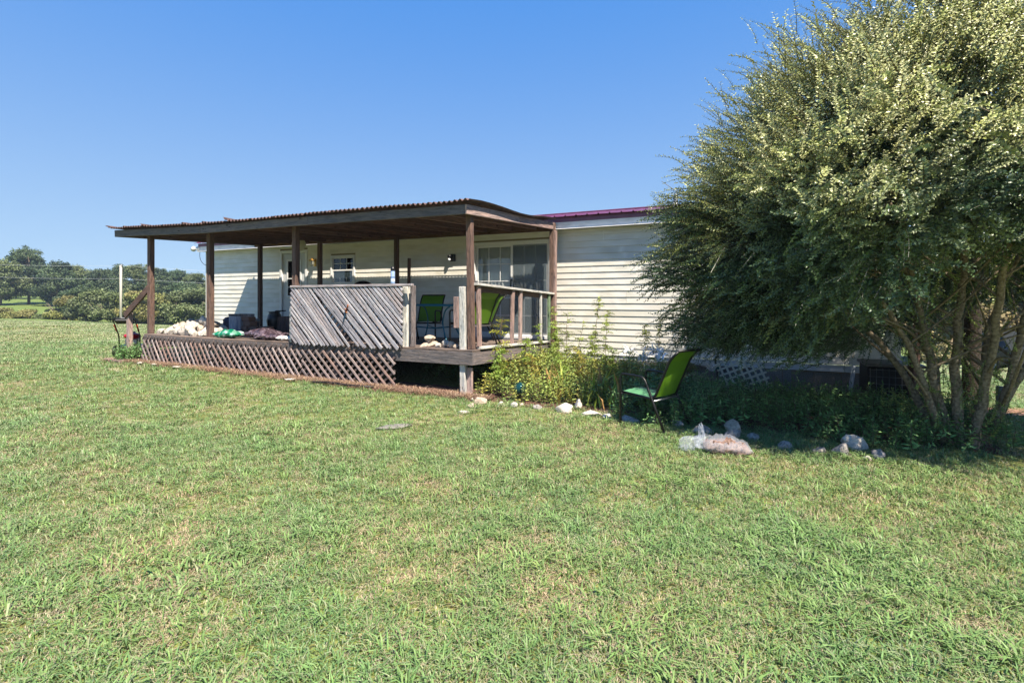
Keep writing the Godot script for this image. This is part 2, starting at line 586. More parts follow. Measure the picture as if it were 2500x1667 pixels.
# an irregular flat patch that follows the ground
func sheet(called, spots: Array, rx: float, rz: float, up: float, m, label):
	var st = st_new(true)
	for c in spots:
		var ring = []
		for k in 28:
			var a = TAU * k / 28
			var rad = 1.0 + 0.3 * nz.get_noise_2d(cos(a) * 1.5 + c.x, sin(a) * 1.5 + c.z)
			ring.append(Vector2(c.x + cos(a) * rx * rad, c.z + sin(a) * rx * rad * rz / 0.5 * 0.6))
		for k in 28:
			var a = ring[k]
			var b = ring[(k + 1) % 28]
			for q in [[0.0, 0.5], [0.5, 1.0]]:
				var p = [Vector2(c.x, c.z).lerp(a, q[0]), Vector2(c.x, c.z).lerp(b, q[0]), Vector2(c.x, c.z).lerp(b, q[1]), Vector2(c.x, c.z).lerp(a, q[1])]
				var v = []
				for w in p: v.append(on_ground(w.x, w.y, up + 0.01))
				if q[0] > 0: quad(st, v[0], v[1], v[2], v[3])
				else: tri(st, v[0], v[2], v[3])
	var o = part(self, called, done(st), m)
	meta(o, label, "", "", "structure")

# ================================================================ mobile home
const S0 := -11.4
const S1 := 5.8
const YB := 0.405
const YT := 2.945
const OPENINGS := [[-8.234, -7.194, 0.66, 2.845], [-6.36, -5.532, 1.86, 2.645], [-2.084, -0.182, 0.66, 2.775]]

func mobile_home():
	var h = thing("mobile_home", "long cream sided mobile home with purple metal roof", "mobile home", HX)
	# wall core with openings, behind the siding
	var st = st_new()
	var cuts = [S0]
	for o in OPENINGS: cuts.append_array([o[0], o[1]])
	cuts.append(S1)
	for i in cuts.size() - 1:
		var lo = cuts[i]
		var hi = cuts[i + 1]
		if i % 2 == 0:
			box(st, Transform3D(Basis.IDENTITY, Vector3((lo + hi) / 2, (YB + YT) / 2, -0.062)), Vector3(hi - lo, YT - YB, 0.12), 0.0)
		else:
			var o = OPENINGS[(i - 1) / 2]
			box(st, Transform3D(Basis.IDENTITY, Vector3((lo + hi) / 2, (YB + o[2]) / 2, -0.062)), Vector3(hi - lo, o[2] - YB, 0.12), 0.0)
			box(st, Transform3D(Basis.IDENTITY, Vector3((lo + hi) / 2, (YT + o[3]) / 2, -0.062)), Vector3(hi - lo, YT - o[3], 0.12), 0.0)
	part(h, "wall", done(st), M.core)
	block(h, "rear_wall", Vector3(S0, YB, -4.3), Vector3(S1, YT, -4.18), M.core)
	block(h, "end_wall", Vector3(S0, YB, -4.18), Vector3(S0 + 0.1, YT, -0.124), M.core)
	block(h, "end_wall", Vector3(S1 - 0.1, YB, -4.18), Vector3(S1, YT, -0.124), M.core)
	block(h, "floor", Vector3(S0 + 0.1, 0.5, -4.18), Vector3(S1 - 0.1, 0.62, -0.124), M.inside)
	block(h, "ceiling", Vector3(S0 + 0.1, 2.86, -4.18), Vector3(S1 - 0.1, 2.94, -0.124), M.inside)
	block(h, "partition", Vector3(S0 + 0.1, 0.62, -2.6), Vector3(S1 - 0.1, 2.86, -2.5), M.inside)
	# lap siding, course by course
	for c in 20:
		var y0 = YB + c * 0.127
		var y1 = y0 + 0.127
		var spans = [[S0 + 0.05, S1 - 0.05]]
		for o in OPENINGS:
			if y1 > o[2] - 0.02 and y0 < o[3] - 0.02:
				var nx = []
				for q in spans:
					if o[0] > q[0] and o[1] < q[1]:
						nx.append([q[0], o[0] - 0.002]); nx.append([o[1] + 0.002, q[1]])
					else: nx.append(q)
				spans = nx
		var pair = c / 2
		for q in spans:
			var x = q[0]
			var seam = S0 + fposmod(pair * 1.37, 3.66)
			while x < q[1] - 0.001:
				while seam <= x + 0.15: seam += 3.66
				var e = minf(seam, q[1])
				if q[1] - e < 0.2: e = q[1]
				siding(h, x, e - 0.002, y0, y1, c)
				x = e
	for sx in [S0 + 0.025, S1 - 0.025]:
		block(h, "corner_trim", Vector3(sx - 0.035, YB, -0.002), Vector3(sx + 0.035, YT, 0.022), M.vinyl[1])
	block(h, "starter_trim", Vector3(S0, YT - 0.05, 0.014), Vector3(S1, YT, 0.024), M.vinyl[0])
	# trim at the foot of the wall
	block(h, "bottom_trim", Vector3(S0, 0.29, -0.01), Vector3(2.45, YB - 0.002, 0.03), M.trim)
	block(h, "bottom_trim", Vector3(2.46, 0.285, -0.01), Vector3(S1, YB - 0.006, 0.032), M.trim)
	block(h, "drip_edge", Vector3(S0, YB - 0.016, 0.03), Vector3(S1, YB - 0.003, 0.05), M.white)
	# eave: soffit, fascia, lower lip, purple trim
	block(h, "soffit", Vector3(S0 - 0.1, 2.95, 0.0), Vector3(S1 + 0.1, 2.965, 0.165), M.trim)
	block(h, "fascia", Vector3(S0 - 0.1, 2.955, 0.166), Vector3(S1 + 0.1, 3.085, 0.176), M.trim)
	var lst = st_new()
	var nseg = 60
	for i in nseg:
		var a = lerpf(S0 - 0.1, S1 + 0.1, float(i) / nseg)
		var b = lerpf(S0 - 0.1, S1 + 0.1, float(i + 1) / nseg)
		var ha = 0.008 + 0.008 * nz.get_noise_1d(a * 1.3)
		var hb = 0.008 + 0.008 * nz.get_noise_1d(b * 1.3)
		quad(lst, Vector3(a, 2.952 + ha, 0.177), Vector3(b, 2.952 + hb, 0.177), Vector3(b, 2.938, 0.250 + hb * 0.4), Vector3(a, 2.938, 0.250 + ha * 0.4))
		quad(lst, Vector3(a, 2.938, 0.250 + ha * 0.4), Vector3(b, 2.938, 0.250 + hb * 0.4), Vector3(b, 2.936, 0.17), Vector3(a, 2.936, 0.17))
	part(h, "fascia_lip", done(lst), M.white)
	block(h, "roof_trim", Vector3(S0 - 0.12, 3.087, 0.17), Vector3(S1 + 0.12, 3.183, 0.184), M.purple)
	# roof sheets, front and back slope
	var wd = 0.914
	var count = int(ceil((S1 - S0 + 0.3) / wd))
	var sheets = []
	for k in 2: sheets.append(roof_sheet(wd, 2.385, 0.44))
	for i in count:
		part(h, "roof_panel", sheets[i % 2], M.purple, Transform3D(Basis.IDENTITY, Vector3(S0 - 0.15 + i * wd, 3.19 + 0.001 * (i % 2), 0.285)))
		part(h, "roof_panel", sheets[i % 2], M.purple, Transform3D(Basis(Vector3.UP, PI), Vector3(S0 - 0.15 + i * wd + wd, 3.19 + 0.001 * (i % 2), -4.485)))
	block(h, "ridge_cap", Vector3(S0 - 0.15, 3.63, -2.2), Vector3(S1 + 0.15, 3.665, -2.0), M.purple, 0.015)
	var gab = st_new()
	for s in [S0, S1]:
		tri(gab, Vector3(s, YT, 0.16), Vector3(s, 3.6, -2.1), Vector3(s, YT, -4.3))
	part(h, "gable", done(gab), M.vinyl[0])
	# vent through the roof
	var v = part(h, "vent_pipe", tube_mesh([Vector3(2.25, 3.3, -0.6), Vector3(2.25, 3.62, -0.6)], 0.04, 12), M.galv)
	part(v, "flashing", lathe_mesh([Vector2(0.13, 3.33), Vector2(0.10, 3.36), Vector2(0.06, 3.38), Vector2(0.05, 3.44), Vector2(0.04, 3.45)], 14), M.white, Transform3D(Basis.IDENTITY, Vector3(2.25, 0, -0.6)))
	entry_door(h)
	window(h)
	sliding_door(h)
	# foundation: blocks at the right, sheets of skirting to the left of them
	for row in 3:
		var x = S0 + (0.2 if row % 2 else 0.0)
		while x < S1 - 0.05:
			var e = minf(x + 0.4, S1 - 0.02)
			var y1 = 0.26 - row * 0.203
			block(h, "concrete_block", Vector3(x + 0.005, y1 - 0.194, -0.19), Vector3(e - 0.005, y1, 0.0 - r(0, 0.006)), M.concrete, 0.006)
			x = e
	block(h, "mortar", Vector3(S0, -0.5, -0.18), Vector3(S1, 0.27, -0.012), M.core)
	for q in [[0.05, 0.85], [3.62, 3.86], [3.87, 4.12], [4.13, 4.26]]:
		block(h, "skirting_panel", Vector3(q[0], -0.25, 0.006), Vector3(q[1], 0.282, 0.02), M.galv if q[0] > 1 else M.trim)
	block(h, "sill_board", Vector3(S0, 0.232, 0.002), Vector3(3.5, 0.287, 0.03), W("beam"))

func siding(h, x0, x1, y0, y1, c):
	var bow = 0.002 * nz.get_noise_2d(x0 * 2.0, y0 * 9.0)
	var prof = [Vector2(-0.001, y0), Vector2(0.016 + bow, y0), Vector2(0.0175 + bow, y0 + 0.004), Vector2(0.012, y0 + 0.05), Vector2(0.005, y1 - 0.001), Vector2(-0.001, y1 - 0.001)]
	var st = st_new()
	var off = r() * 5.0
	for i in prof.size():
		var p = prof[i]
		var q = prof[(i + 1) % prof.size()]
		quad(st, Vector3(x0, p.y, p.x), Vector3(x0, q.y, q.x), Vector3(x1, q.y, q.x), Vector3(x1, p.y, p.x), Vector2(x0 + off, p.y), Vector2(x0 + off, q.y), Vector2(x1 + off, q.y), Vector2(x1 + off, p.y))
	for s in [x0, x1]:
		for i in range(1, prof.size() - 1):
			tri(st, Vector3(s, prof[0].y, prof[0].x), Vector3(s, prof[i].y, prof[i].x), Vector3(s, prof[i + 1].y, prof[i + 1].x))
	part(h, "siding_board", done(st), M.vinyl[rng.randi() % 4])

func roof_sheet(wd: float, run: float, rise: float) -> ArrayMesh:
	var prof = []
	for k in 4:
		var x = k * wd / 4.0
		prof.append_array([Vector2(x, 0), Vector2(x + 0.095, 0), Vector2(x + 0.105, 0.02), Vector2(x + 0.125, 0.02), Vector2(x + 0.135, 0)])
	prof.append(Vector2(wd + 0.01, 0))
	var st = st_new()
	var rows = [Vector2(0, 0), Vector2(0.5 * rise, -0.5 * run), Vector2(rise, -run)]
	for j in 2:
		for i in prof.size() - 1:
			var p = prof[i]; var q = prof[i + 1]; var a = rows[j]; var b = rows[j + 1]
			quad(st, Vector3(p.x, p.y + a.x, a.y), Vector3(p.x, p.y + b.x, b.y), Vector3(q.x, q.y + b.x, b.y), Vector3(q.x, q.y + a.x, a.y), Vector2(p.x, a.y), Vector2(p.x, b.y), Vector2(q.x, b.y), Vector2(q.x, a.y))
	for i in prof.size() - 1:  # turned-down edge
		var p = prof[i]; var q = prof[i + 1]
		quad(st, Vector3(p.x, p.y, 0), Vector3(q.x, q.y, 0), Vector3(q.x, q.y - 0.012, 0.001), Vector3(p.x, p.y - 0.012, 0.001))
	return done(st)

func frame(parent, called, x0, x1, y0, y1, wide, w0, w1, m):
	var st = st_new()
	var dz = w1 - w0
	var zc = (w0 + w1) / 2
	box(st, Transform3D(Basis.IDENTITY, Vector3(x0 + wide / 2, (y0 + y1) / 2, zc)), Vector3(wide, y1 - y0, dz), 0.004)
	box(st, Transform3D(Basis.IDENTITY, Vector3(x1 - wide / 2, (y0 + y1) / 2, zc)), Vector3(wide, y1 - y0, dz), 0.004)
	box(st, Transform3D(Basis.IDENTITY, Vector3((x0 + x1) / 2, y0 + wide / 2, zc)), Vector3(x1 - x0 - 2 * wide, wide, dz), 0.004)
	box(st, Transform3D(Basis.IDENTITY, Vector3((x0 + x1) / 2, y1 - wide / 2, zc)), Vector3(x1 - x0 - 2 * wide, wide, dz), 0.004)
	return part(parent, called, done(st), m)

func entry_door(h):
	var o = OPENINGS[0]
	var d = block(h, "door", Vector3(o[0] + 0.085, o[2] + 0.03, -0.055), Vector3(o[1] - 0.085, o[3] - 0.085, -0.015), M.doorpaint)
	var inv = d.transform.affine_inverse()
	var g = Node3D.new()
	frame(h, "door_frame", o[0], o[1], o[2], o[3], 0.08, -0.06, 0.03, M.white)
	g.free()
	var sub = func(node): node.transform = inv * node.transform
	sub.call(frame(d, "window_frame", -7.99, -7.44, 1.56, 2.60, 0.05, -0.014, 0.004, M.white))
	sub.call(block(d, "pane", Vector3(-7.94, 1.61, -0.010), Vector3(-7.49, 2.55, -0.004), M.pane_dark if M.has("pane_dark") else dark_pane(), 0.0))
	sub.call(block(d, "muntin", Vector3(-7.722, 1.61, -0.003), Vector3(-7.700, 2.55, 0.003), M.white, 0.002))
	sub.call(block(d, "muntin", Vector3(-7.94, 2.06, -0.0035), Vector3(-7.49, 2.085, 0.0035), M.white, 0.002))
	sub.call(block(d, "muntin", Vector3(-7.94, 1.83, -0.0035), Vector3(-7.49, 1.848, 0.0035), M.white, 0.002))
	sub.call(pipe(d, "handle", [Vector3(-7.36, 1.55, -0.014), Vector3(-7.36, 1.55, 0.035), Vector3(-7.40, 1.55, 0.05)], 0.014, M.brass))
	block(h, "door_sill", Vector3(o[0] - 0.02, o[2] - 0.02, -0.05), Vector3(o[1] + 0.02, o[2] + 0.012, 0.06), M.galv)

func dark_pane():
	var m = mat(Color(0.05, 0.06, 0.07), 0.04)
	M.pane_dark = m
	return m

func window(h):
	var o = OPENINGS[1]
	var f = frame(h, "window", o[0], o[1], o[2], o[3], 0.055, -0.05, 0.035, M.white)
	var mid = (o[2] + o[3]) / 2
	frame(f, "upper_sash", o[0] + 0.055, o[1] - 0.055, mid - 0.015, o[3] - 0.055, 0.028, -0.03, 0.006, M.white)
	frame(f, "lower_sash", o[0] + 0.055, o[1] - 0.055, o[2] + 0.055, mid + 0.02, 0.036, -0.004, 0.024, M.white)
	block(f, "pane", Vector3(o[0] + 0.08, mid, -0.02), Vector3(o[1] - 0.08, o[3] - 0.08, -0.014), dark_pane(), 0.0)
	block(f, "pane", Vector3(o[0] + 0.09, o[2] + 0.09, 0.006), Vector3(o[1] - 0.09, mid - 0.016, 0.011), M.glass, 0.0)
	block(f, "shade", Vector3(o[0] + 0.07, o[2] + 0.06, -0.08), Vector3(o[1] - 0.07, mid - 0.01, -0.07), mat(Color(0.18, 0.24, 0.32), 0.6), 0.0)
	for k in [1, 2]:
		var x = lerpf(o[0] + 0.083, o[1] - 0.083, k / 3.0)
		block(f, "muntin", Vector3(x - 0.008, mid + 0.014, -0.0135), Vector3(x + 0.008, o[3] - 0.084, -0.008), M.white, 0.001)
		block(f, "muntin", Vector3(x - 0.008, o[2] + 0.092, -0.001), Vector3(x + 0.008, o[2] + 0.2, 0.0055), M.white, 0.001)
	block(f, "muntin", Vector3(o[0] + 0.084, mid + 0.17, -0.013), Vector3(o[1] - 0.084, mid + 0.186, -0.0075), M.white, 0.001)

func sliding_door(h):
	var o = OPENINGS[2]
	var f = frame(h, "sliding_door", o[0], o[1], o[2], o[3], 0.06, -0.09, 0.03, M.white)
	var mx = (o[0] + o[1]) / 2 + 0.02
	frame(f, "fixed_panel", o[0] + 0.06, mx + 0.03, o[2] + 0.06, o[3] - 0.06, 0.055, -0.07, -0.035, M.white)
	frame(f, "moving_panel", mx - 0.03, o[1] - 0.06, o[2] + 0.06, o[3] - 0.06, 0.06, -0.032, 0.003, M.white)
	for side in 2:
		var x0 = [o[0] + 0.10, mx + 0.025][side]
		var x1 = [mx - 0.02, o[1] - 0.11][side]
		var w = [-0.05, -0.015][side]
		block(f, "pane", Vector3(x0, o[2] + 0.1, w - 0.004), Vector3(x1, o[3] - 0.1, w + 0.004), M.glass, 0.0)
		for k in [1, 2]:
			var x = lerpf(x0, x1, k / 3.0)
			block(f, "muntin", Vector3(x - 0.009, o[2] + 0.115, w + 0.0045), Vector3(x + 0.009, o[3] - 0.115, w + 0.011), M.white, 0.002)
		for k in [1, 2, 3, 4]:
			var y = lerpf(o[2] + 0.11, o[3] - 0.11, k / 5.0)
			block(f, "muntin", Vector3(x0 + 0.01, y - 0.009, w + 0.005), Vector3(x1 - 0.01, y + 0.009, w + 0.0105), M.white, 0.002)
	var hd = part(f, "handle", tube_mesh([Vector3(mx, 1.72, 0.004), Vector3(mx, 1.72, 0.05), Vector3(mx, 1.92, 0.05), Vector3(mx, 1.92, 0.004)], 0.016), M.black)
	hd.name = "handle"
	block(f, "insect_screen", Vector3(mx + 0.03, o[2] + 0.1, 0.008), Vector3(o[1] - 0.1, o[3] - 0.09, 0.010), M.mesh_screen, 0.0)
	# vertical blinds inside
	var x = o[0] + 0.08
	while x < o[1] - 0.12:
		var q = part(f, "blind_slat", box_mesh(Vector3(0.085, 1.92, 0.002), 0.0), M.blind, Transform3D(Basis(Vector3.UP, 0.5 + r(-0.1, 0.1)), Vector3(x, 1.71, -0.145)))
		q.name = "blind_slat"
		x += 0.09
	block(f, "threshold", Vector3(o[0] - 0.02, o[2] - 0.05, -0.05), Vector3(o[1] + 0.02, o[2] - 0.004, 0.07), M.galv)

# ================================================================ porch
func porch():
	var p = thing("covered_porch", "weathered wooden porch with rusty corrugated roof and lattice", "porch", HX)
	# deck boards along the house
	var rows = 25
	for i in rows:
		var w0 = 0.02 + i * 0.1465
		var w1 = w0 + 0.14
		var cut = -2.2 - 3.7 * float((i * 7) % 5) / 5.0
		for seg in [[-7.96, -5.3 + 0.3 * (i % 3)], [-5.3 + 0.3 * (i % 3), cut * 0.5 - 0.6], [cut * 0.5 - 0.6, 0.0]]:
			var w = (w0 + w1) / 2
			board(p, "deck_board", Vector3(seg[0] + 0.003, deck_y(seg[0], w) - 0.018, w), Vector3(seg[1] - 0.003, deck_y(seg[1], w) - 0.018, w), Vector3(0, 0, 1), 0.139, 0.034, W("deck"), 0.005)
	# rim boards and joists
	var rim = [[-7.96, -5.2], [-5.195, -2.6], [-2.595, 0.0]]
	for q in rim:
		board(p, "rim_board", Vector3(q[0], deck_y(q[0], 3.66) - 0.13, 3.668), Vector3(q[1], deck_y(q[1], 3.66) - 0.13, 3.668), Vector3.UP, 0.185, 0.038, W("beam"))
	for q in [[3.645, 1.95], [1.945, 0.02]]:
		board(p, "rim_board", Vector3(-0.018, deck_y(0, q[0]) - 0.13, q[0]), Vector3(-0.018, deck_y(0, q[1]) - 0.13, q[1]), Vector3.UP, 0.185, 0.036, W("beam"))
		board(p, "rim_board", Vector3(-7.94, deck_y(-8, q[0]) - 0.13, q[0]), Vector3(-7.94, deck_y(-8, q[1]) - 0.13, q[1]), Vector3.UP, 0.185, 0.036, W("beam"))
	for k in 13:
		var s = -7.6 + k * 0.6
		board(p, "joist", Vector3(s, deck_y(s, 3.6) - 0.13, 3.64), Vector3(s, deck_y(s, 0) - 0.13, 0.06), Vector3.UP, 0.18, 0.036, W("rafter"))
	for q in [[-7.86, 0.2], [-7.86, 3.5], [-5.4, 3.55], [-2.7, 3.55], [-5.4, 0.3], [-2.7, 0.3], [-0.2, 0.3]]:
		var g = hg(q[0], q[1]).y - 0.1
		block(p, "pier_post", Vector3(q[0] - 0.045, g, q[1] - 0.045), Vector3(q[0] + 0.045, deck_y(q[0], q[1]) - 0.225, q[1] + 0.045), W("beam"))
	# roof posts
	var posts = [[-7.88, 3.58, 0.1, 0.0], [-6.066, 3.5, 0.104, 0.0], [-3.724, 3.5, 0.1, 0.0], [-0.085, 3.56, 0.09, -0.035], [-8.43, 0.49, 0.098, 0.0], [-6.25, 0.49, 0.098, 0.0], [-3.85, 0.49, 0.095, 0.0], [-0.07, 0.3, 0.1, 0.02]]
	for i in posts.size():
		var q = posts[i]
		var y0 = deck_y(q[0], q[1]) + 0.001 if i != 4 else hg(q[0], q[1]).y
		board(p, "roof_post", Vector3(q[0], y0, q[1]), Vector3(q[0] + q[3], roof_y(q[0], q[1]) - 0.02, q[1]), Vector3(0, 0, 1), q[2], q[2], W("brown"), 0.008)
	board(p, "post_board", Vector3(-0.0, 0.63, 0.3), Vector3(0.02, 2.9, 0.3), Vector3(0, 0, 1), 0.09, 0.036, W("purl"))
	board(p, "spare_post", Vector3(-3.70, deck_y(-3.7, 0.24) + 0.002, 0.26), Vector3(-3.66, 2.47, 0.26), Vector3(0, 0, 1), 0.085, 0.04, W("brown"))
	# beams, fascia, rafters
	var bs = [[-8.72, -5.9], [-5.895, -3.1], [-3.095, -0.05]]
	for q in bs:
		board(p, "front_beam", Vector3(q[0], roof_y(q[0], 3.8) - 0.088, 3.8), Vector3(q[1], roof_y(q[1], 3.8) - 0.088, 3.8), Vector3.UP, 0.14, 0.04, W("beam"), 0.006)
		board(p, "back_beam", Vector3(q[0], roof_y(q[0], 0.42) - 0.105, 0.425), Vector3(q[1], roof_y(q[1], 0.42) - 0.105, 0.425), Vector3.UP, 0.19, 0.038, W("rafter"))
	for e in [[-0.03, 3.82, 2.0], [-0.03, 1.99, 0.2], [-8.74, 3.82, 0.35]]:
		board(p, "side_fascia", Vector3(e[0], roof_y(e[0], e[1]) - 0.09, e[1]), Vector3(e[0], roof_y(e[0], e[2]) - 0.09, e[2]), Vector3.UP, 0.14, 0.036, W("purl") if e[0] > -1 else W("beam"), 0.006)
	for k in 15:
		var s = -8.4 + k * 0.575
		board(p, "rafter", Vector3(s, roof_y(s, 3.77) - 0.088, 3.775), Vector3(s, roof_y(s, 0.45) - 0.088, 0.45), Vector3.UP, 0.14, 0.038, W("rafter"))
	# corrugated sheets
	var ns = 14
	var wd = 8.95 / ns
	for i in ns:
		var s0 = -8.95 + i * wd
		part(p, "roof_sheet", corrugated(s0, wd + 0.07, i), M.rust[i % 3])
	# privacy screen: two layers of slats
	var scr = block(p, "privacy_screen", Vector3(-3.58, 1.70, 3.695), Vector3(-1.02, 1.735, 3.76), W("grey"))
	scr.transform.origin.y += 0.005
	var inv = scr.transform.affine_inverse()
	lattice(scr, inv, -3.58, -1.2, 0.735, 0.735, 1.722, 1.705, 3.745, 45.0, 0.0605, 0.038, 0.009, "grey", 1, true)
	lattice(scr, inv, -3.58, -1.2, 0.735, 0.735, 1.70, 1.69, 3.733, -45.0, 0.085, 0.036, 0.008, "screen_shaded", 2, false)
	for q in [[-3.62, 0.76, 1.38, 0.02], [-2.45, 0.78, 1.70, 0.035], [-3.0, 0.78, 1.70, 0.035]]:
		var b = board(scr, "upright", Vector3(q[0], q[1], 3.705), Vector3(q[0], q[2], 3.705), Vector3.RIGHT, 0.04, q[3], W("pale") if q[0] < -3.5 else W("beam"))
		b.transform = inv * b.transform
	# open gap in the front rail: newels with short blocks nailed on
	board(p, "newel_post", Vector3(-1.23, 0.60, 3.6), Vector3(-1.23, 1.70, 3.6), Vector3(0, 0, 1), 0.09, 0.09, M.pale[0], 0.006)
	board(p, "newel_post", Vector3(-1.10, 0.77, 3.6), Vector3(-1.10, 1.715, 3.6), Vector3(0, 0, 1), 0.09, 0.04, M.beam[0], 0.006)
	board(p, "nailed_block", Vector3(-1.36, 1.10, 3.66), Vector3(-1.33, 1.66, 3.66), Vector3(0, 0, 1), 0.04, 0.09, M.purl[0])
	board(p, "newel_post", Vector3(-0.19, 0.05, 3.60), Vector3(-0.21, 1.69, 3.60), Vector3(0, 0, 1), 0.09, 0.09, M.pale[1], 0.006)
	board(p, "nailed_block", Vector3(-0.30, 1.08, 3.63), Vector3(-0.30, 1.54, 3.63), Vector3(0, 0, 1), 0.04, 0.085, M.purl[1])
	board(p, "footing_board", Vector3(-0.10, 0.02, 3.58), Vector3(-0.10, 0.50, 3.58), Vector3(0, 0, 1), 0.04, 0.085, M.purl[0])
	# side railing, sagging towards the house
	var rail = func(w: float) -> float: return 1.605 + 0.12 * w / 3.5
	board(p, "side_rail", Vector3(-0.03, rail.call(3.54), 3.54), Vector3(-0.03, rail.call(0.32), 0.32), Vector3.RIGHT, 0.088, 0.036, M.pale[1])
	board(p, "side_rail_face", Vector3(-0.06, rail.call(3.5) - 0.063, 3.5), Vector3(-0.06, rail.call(0.36) - 0.063, 0.36), Vector3.UP, 0.085, 0.03, M.brown[1])
	board(p, "bottom_rail", Vector3(-0.018, deck_y(0, 3.45) + 0.02, 3.45), Vector3(-0.018, deck_y(0, 0.6) + 0.02, 0.6), Vector3.RIGHT, 0.088, 0.036, M.pale[0])
	for q in [[3.44, "purl", 0.09, 0.02], [2.24, "purl", 0.085, -0.05], [1.92, "purl", 0.085, -0.03], [0.98, "pale", 0.05, 0.0], [0.55, "green", 0.09, 0.0]]:
		board(p, "baluster", Vector3(-0.03, deck_y(0, q[0]) + 0.04, q[0] - q[3]), Vector3(-0.035, rail.call(q[0]) - 0.02, q[0]), Vector3(0, 0, 1), q[2], 0.04, W(q[1]))
	# lattice skirt in three panels, each racked its own way
	var sk = Node3D.new()
	sk.name = "lattice_skirt"
	p.add_child(sk)
	for q in [[-7.95, -5.75, 57.0, 3], [-5.74, -3.35, 51.0, 4], [-3.34, -1.36, 44.0, 5]]:
		var y0 = hg(q[0], 3.72).y - 0.02
		var y1 = hg(q[1], 3.72).y - 0.02
		lattice(sk, Transform3D.IDENTITY, q[0], q[1], y0, y1, deck_y(q[0], 3.66) - 0.12, deck_y(q[1], 3.66) - 0.12, 3.722, q[2], 0.116, 0.036, 0.011, "skirt", q[3], false)
		lattice(sk, Transform3D.IDENTITY, q[0], q[1], y0 + 0.04, y1 + 0.04, deck_y(q[0], 3.66) - 0.05, deck_y(q[1], 3.66) - 0.05, 3.709, -q[2] + 6.0, 0.092, 0.036, 0.010, "skirt_shaded", q[3] + 10, false)
	# steps at the left end with one handrail
	board(p, "stair_post", Vector3(-8.80, hg(-8.8, 3.5).y - 0.02, 3.5), Vector3(-8.80, 1.2, 3.5), Vector3(0, 0, 1), 0.09, 0.09, W("purl"))
	board(p, "stair_rail", Vector3(-8.90, 1.14, 3.545), Vector3(-7.93, 1.74, 3.60), Vector3.UP, 0.14, 0.04, W("brown"))
	for k in 2:
		var s = -8.1 - k * 0.26
		board(p, "stair_tread", Vector3(s, 0.6 - k * 0.15, 3.35), Vector3(s, 0.6 - k * 0.15, 2.4), Vector3.RIGHT, 0.25, 0.04, W("deck"))

func roof_y(s: float, w: float) -> float:
	return 3.105 - 0.232 * w / 3.8 + 0.085 * clampf(-s / 8.7, 0, 1) * (w / 3.8) - 0.045 * exp(-pow((s + 5.4) / 2.0, 2.0)) * (w / 3.8) + 0.05 * clampf(-s / 9.0, 0, 1)

func corrugated(s0: float, wd: float, idx: int) -> ArrayMesh:
	var st = st_new(true)
	var per = 0.088
	var nx = int(wd / per * 10.0)
	var curl = [0.07, 0.02, 0.045, 0.0, 0.05, 0.02, 0.075, 0.0, 0.0, 0.0, 0.0, 0.0, 0.0, 0.0][idx]
	var front = 3.88 + r(0.0, 0.035)
	var back = 0.40
	var nw = 10
	var P = func(i: int, j: int) -> Vector3:
		var s = s0 + wd * i / nx
		var t = float(j) / nw
		var w = lerpf(back, front, t)
		var y = roof_y(s, w) + 0.006 * (idx % 2) + 0.012
		y += 0.018 * cos(TAU * s / per) + 0.008
		var left = clampf(1.0 - (s - s0) / 0.3, 0, 1)
		y += curl * left * left * smoothstep(0.8, 1.0, t)
		y += 0.012 * nz.get_noise_2d(s * 0.8, w * 1.1) * smoothstep(0.0, 0.3, t)
		if idx == 13: y += 0.03 * sin(w * 2.1 + 0.6) * smoothstep(0.3, 0.62, s - s0)
		return Vector3(s, y, w)
	for j in nw:
		for i in nx:
			quad(st, P.call(i, j), P.call(i + 1, j), P.call(i + 1, j + 1), P.call(i, j + 1))
	return done(st)

# slats at an angle, clipped to a leaning rectangle in the plane w
func lattice(parent, inv: Transform3D, s0, s1, yb0, yb1, yt0, yt1, w, ang, pitch, wide, thick, key, sd, split):
	var g = RandomNumberGenerator.new()
	g.seed = sd
	var a = deg_to_rad(absf(ang))
	var dir = Vector2(cos(a), -sin(a)) if ang > 0 else Vector2(cos(a), sin(a))
	var step = pitch / sin(a)
	var reach = (yt0 - yb0) / tan(a) + 0.3
	var k = 0
	var x = s0 - reach
	while x < s1 + reach:
		var base = Vector2(x, yt0 if ang > 0 else yb0)
		x += step
		k += 1
		var an = g.randf_range(-0.02, 0.02)
		var push = g.randf_range(-0.006, 0.006)
		if split:
			# the panel has come apart: a wedge opens where one slat has slipped
			var gapx = base.x - (-3.12)
			if gapx < 0: push -= 0.022 * exp(gapx * 2.2)
			an += 0.05 * exp(-gapx * gapx * 6.0) * (-1.0 if gapx < 0 else 0.25)
		var d = dir.rotated(an)
		base += Vector2(push, 0)
		var t0 = -0.5
		var t1 = 3.0
		var lim = []  # half planes: value at base, change per t
		lim.append([base.x - s0, d.x])
		lim.append([s1 - base.x, -d.x])
		var kb = (yb1 - yb0) / (s1 - s0)
		var kt = (yt1 - yt0) / (s1 - s0)
		lim.append([base.y - (yb0 + kb * (base.x - s0)), d.y - kb * d.x])
		lim.append([(yt0 + kt * (base.x - s0)) - base.y, kt * d.x - d.y])
		for q in lim:
			if absf(q[1]) < 1e-6:
				continue
			var t = -q[0] / q[1]
			if q[1] > 0: t0 = maxf(t0, t)
			else: t1 = minf(t1, t)
		if t1 - t0 < 0.05: continue
		if not split and g.randf() < 0.08 and t1 - t0 > 0.5: t1 -= g.randf_range(0.05, 0.25)
		if split: t1 += g.randf_range(-0.02, 0.02)
		var p = base + d * t0
		var q = base + d * t1
		var bow = g.randf_range(-0.003, 0.003)
		var b = board(parent, "slat", Vector3(p.x, p.y, w + bow), Vector3(q.x, q.y, w - bow), Vector3(-d.y, d.x, 0), wide, thick, W(key), 0.002)
		b.transform = inv * b.transform

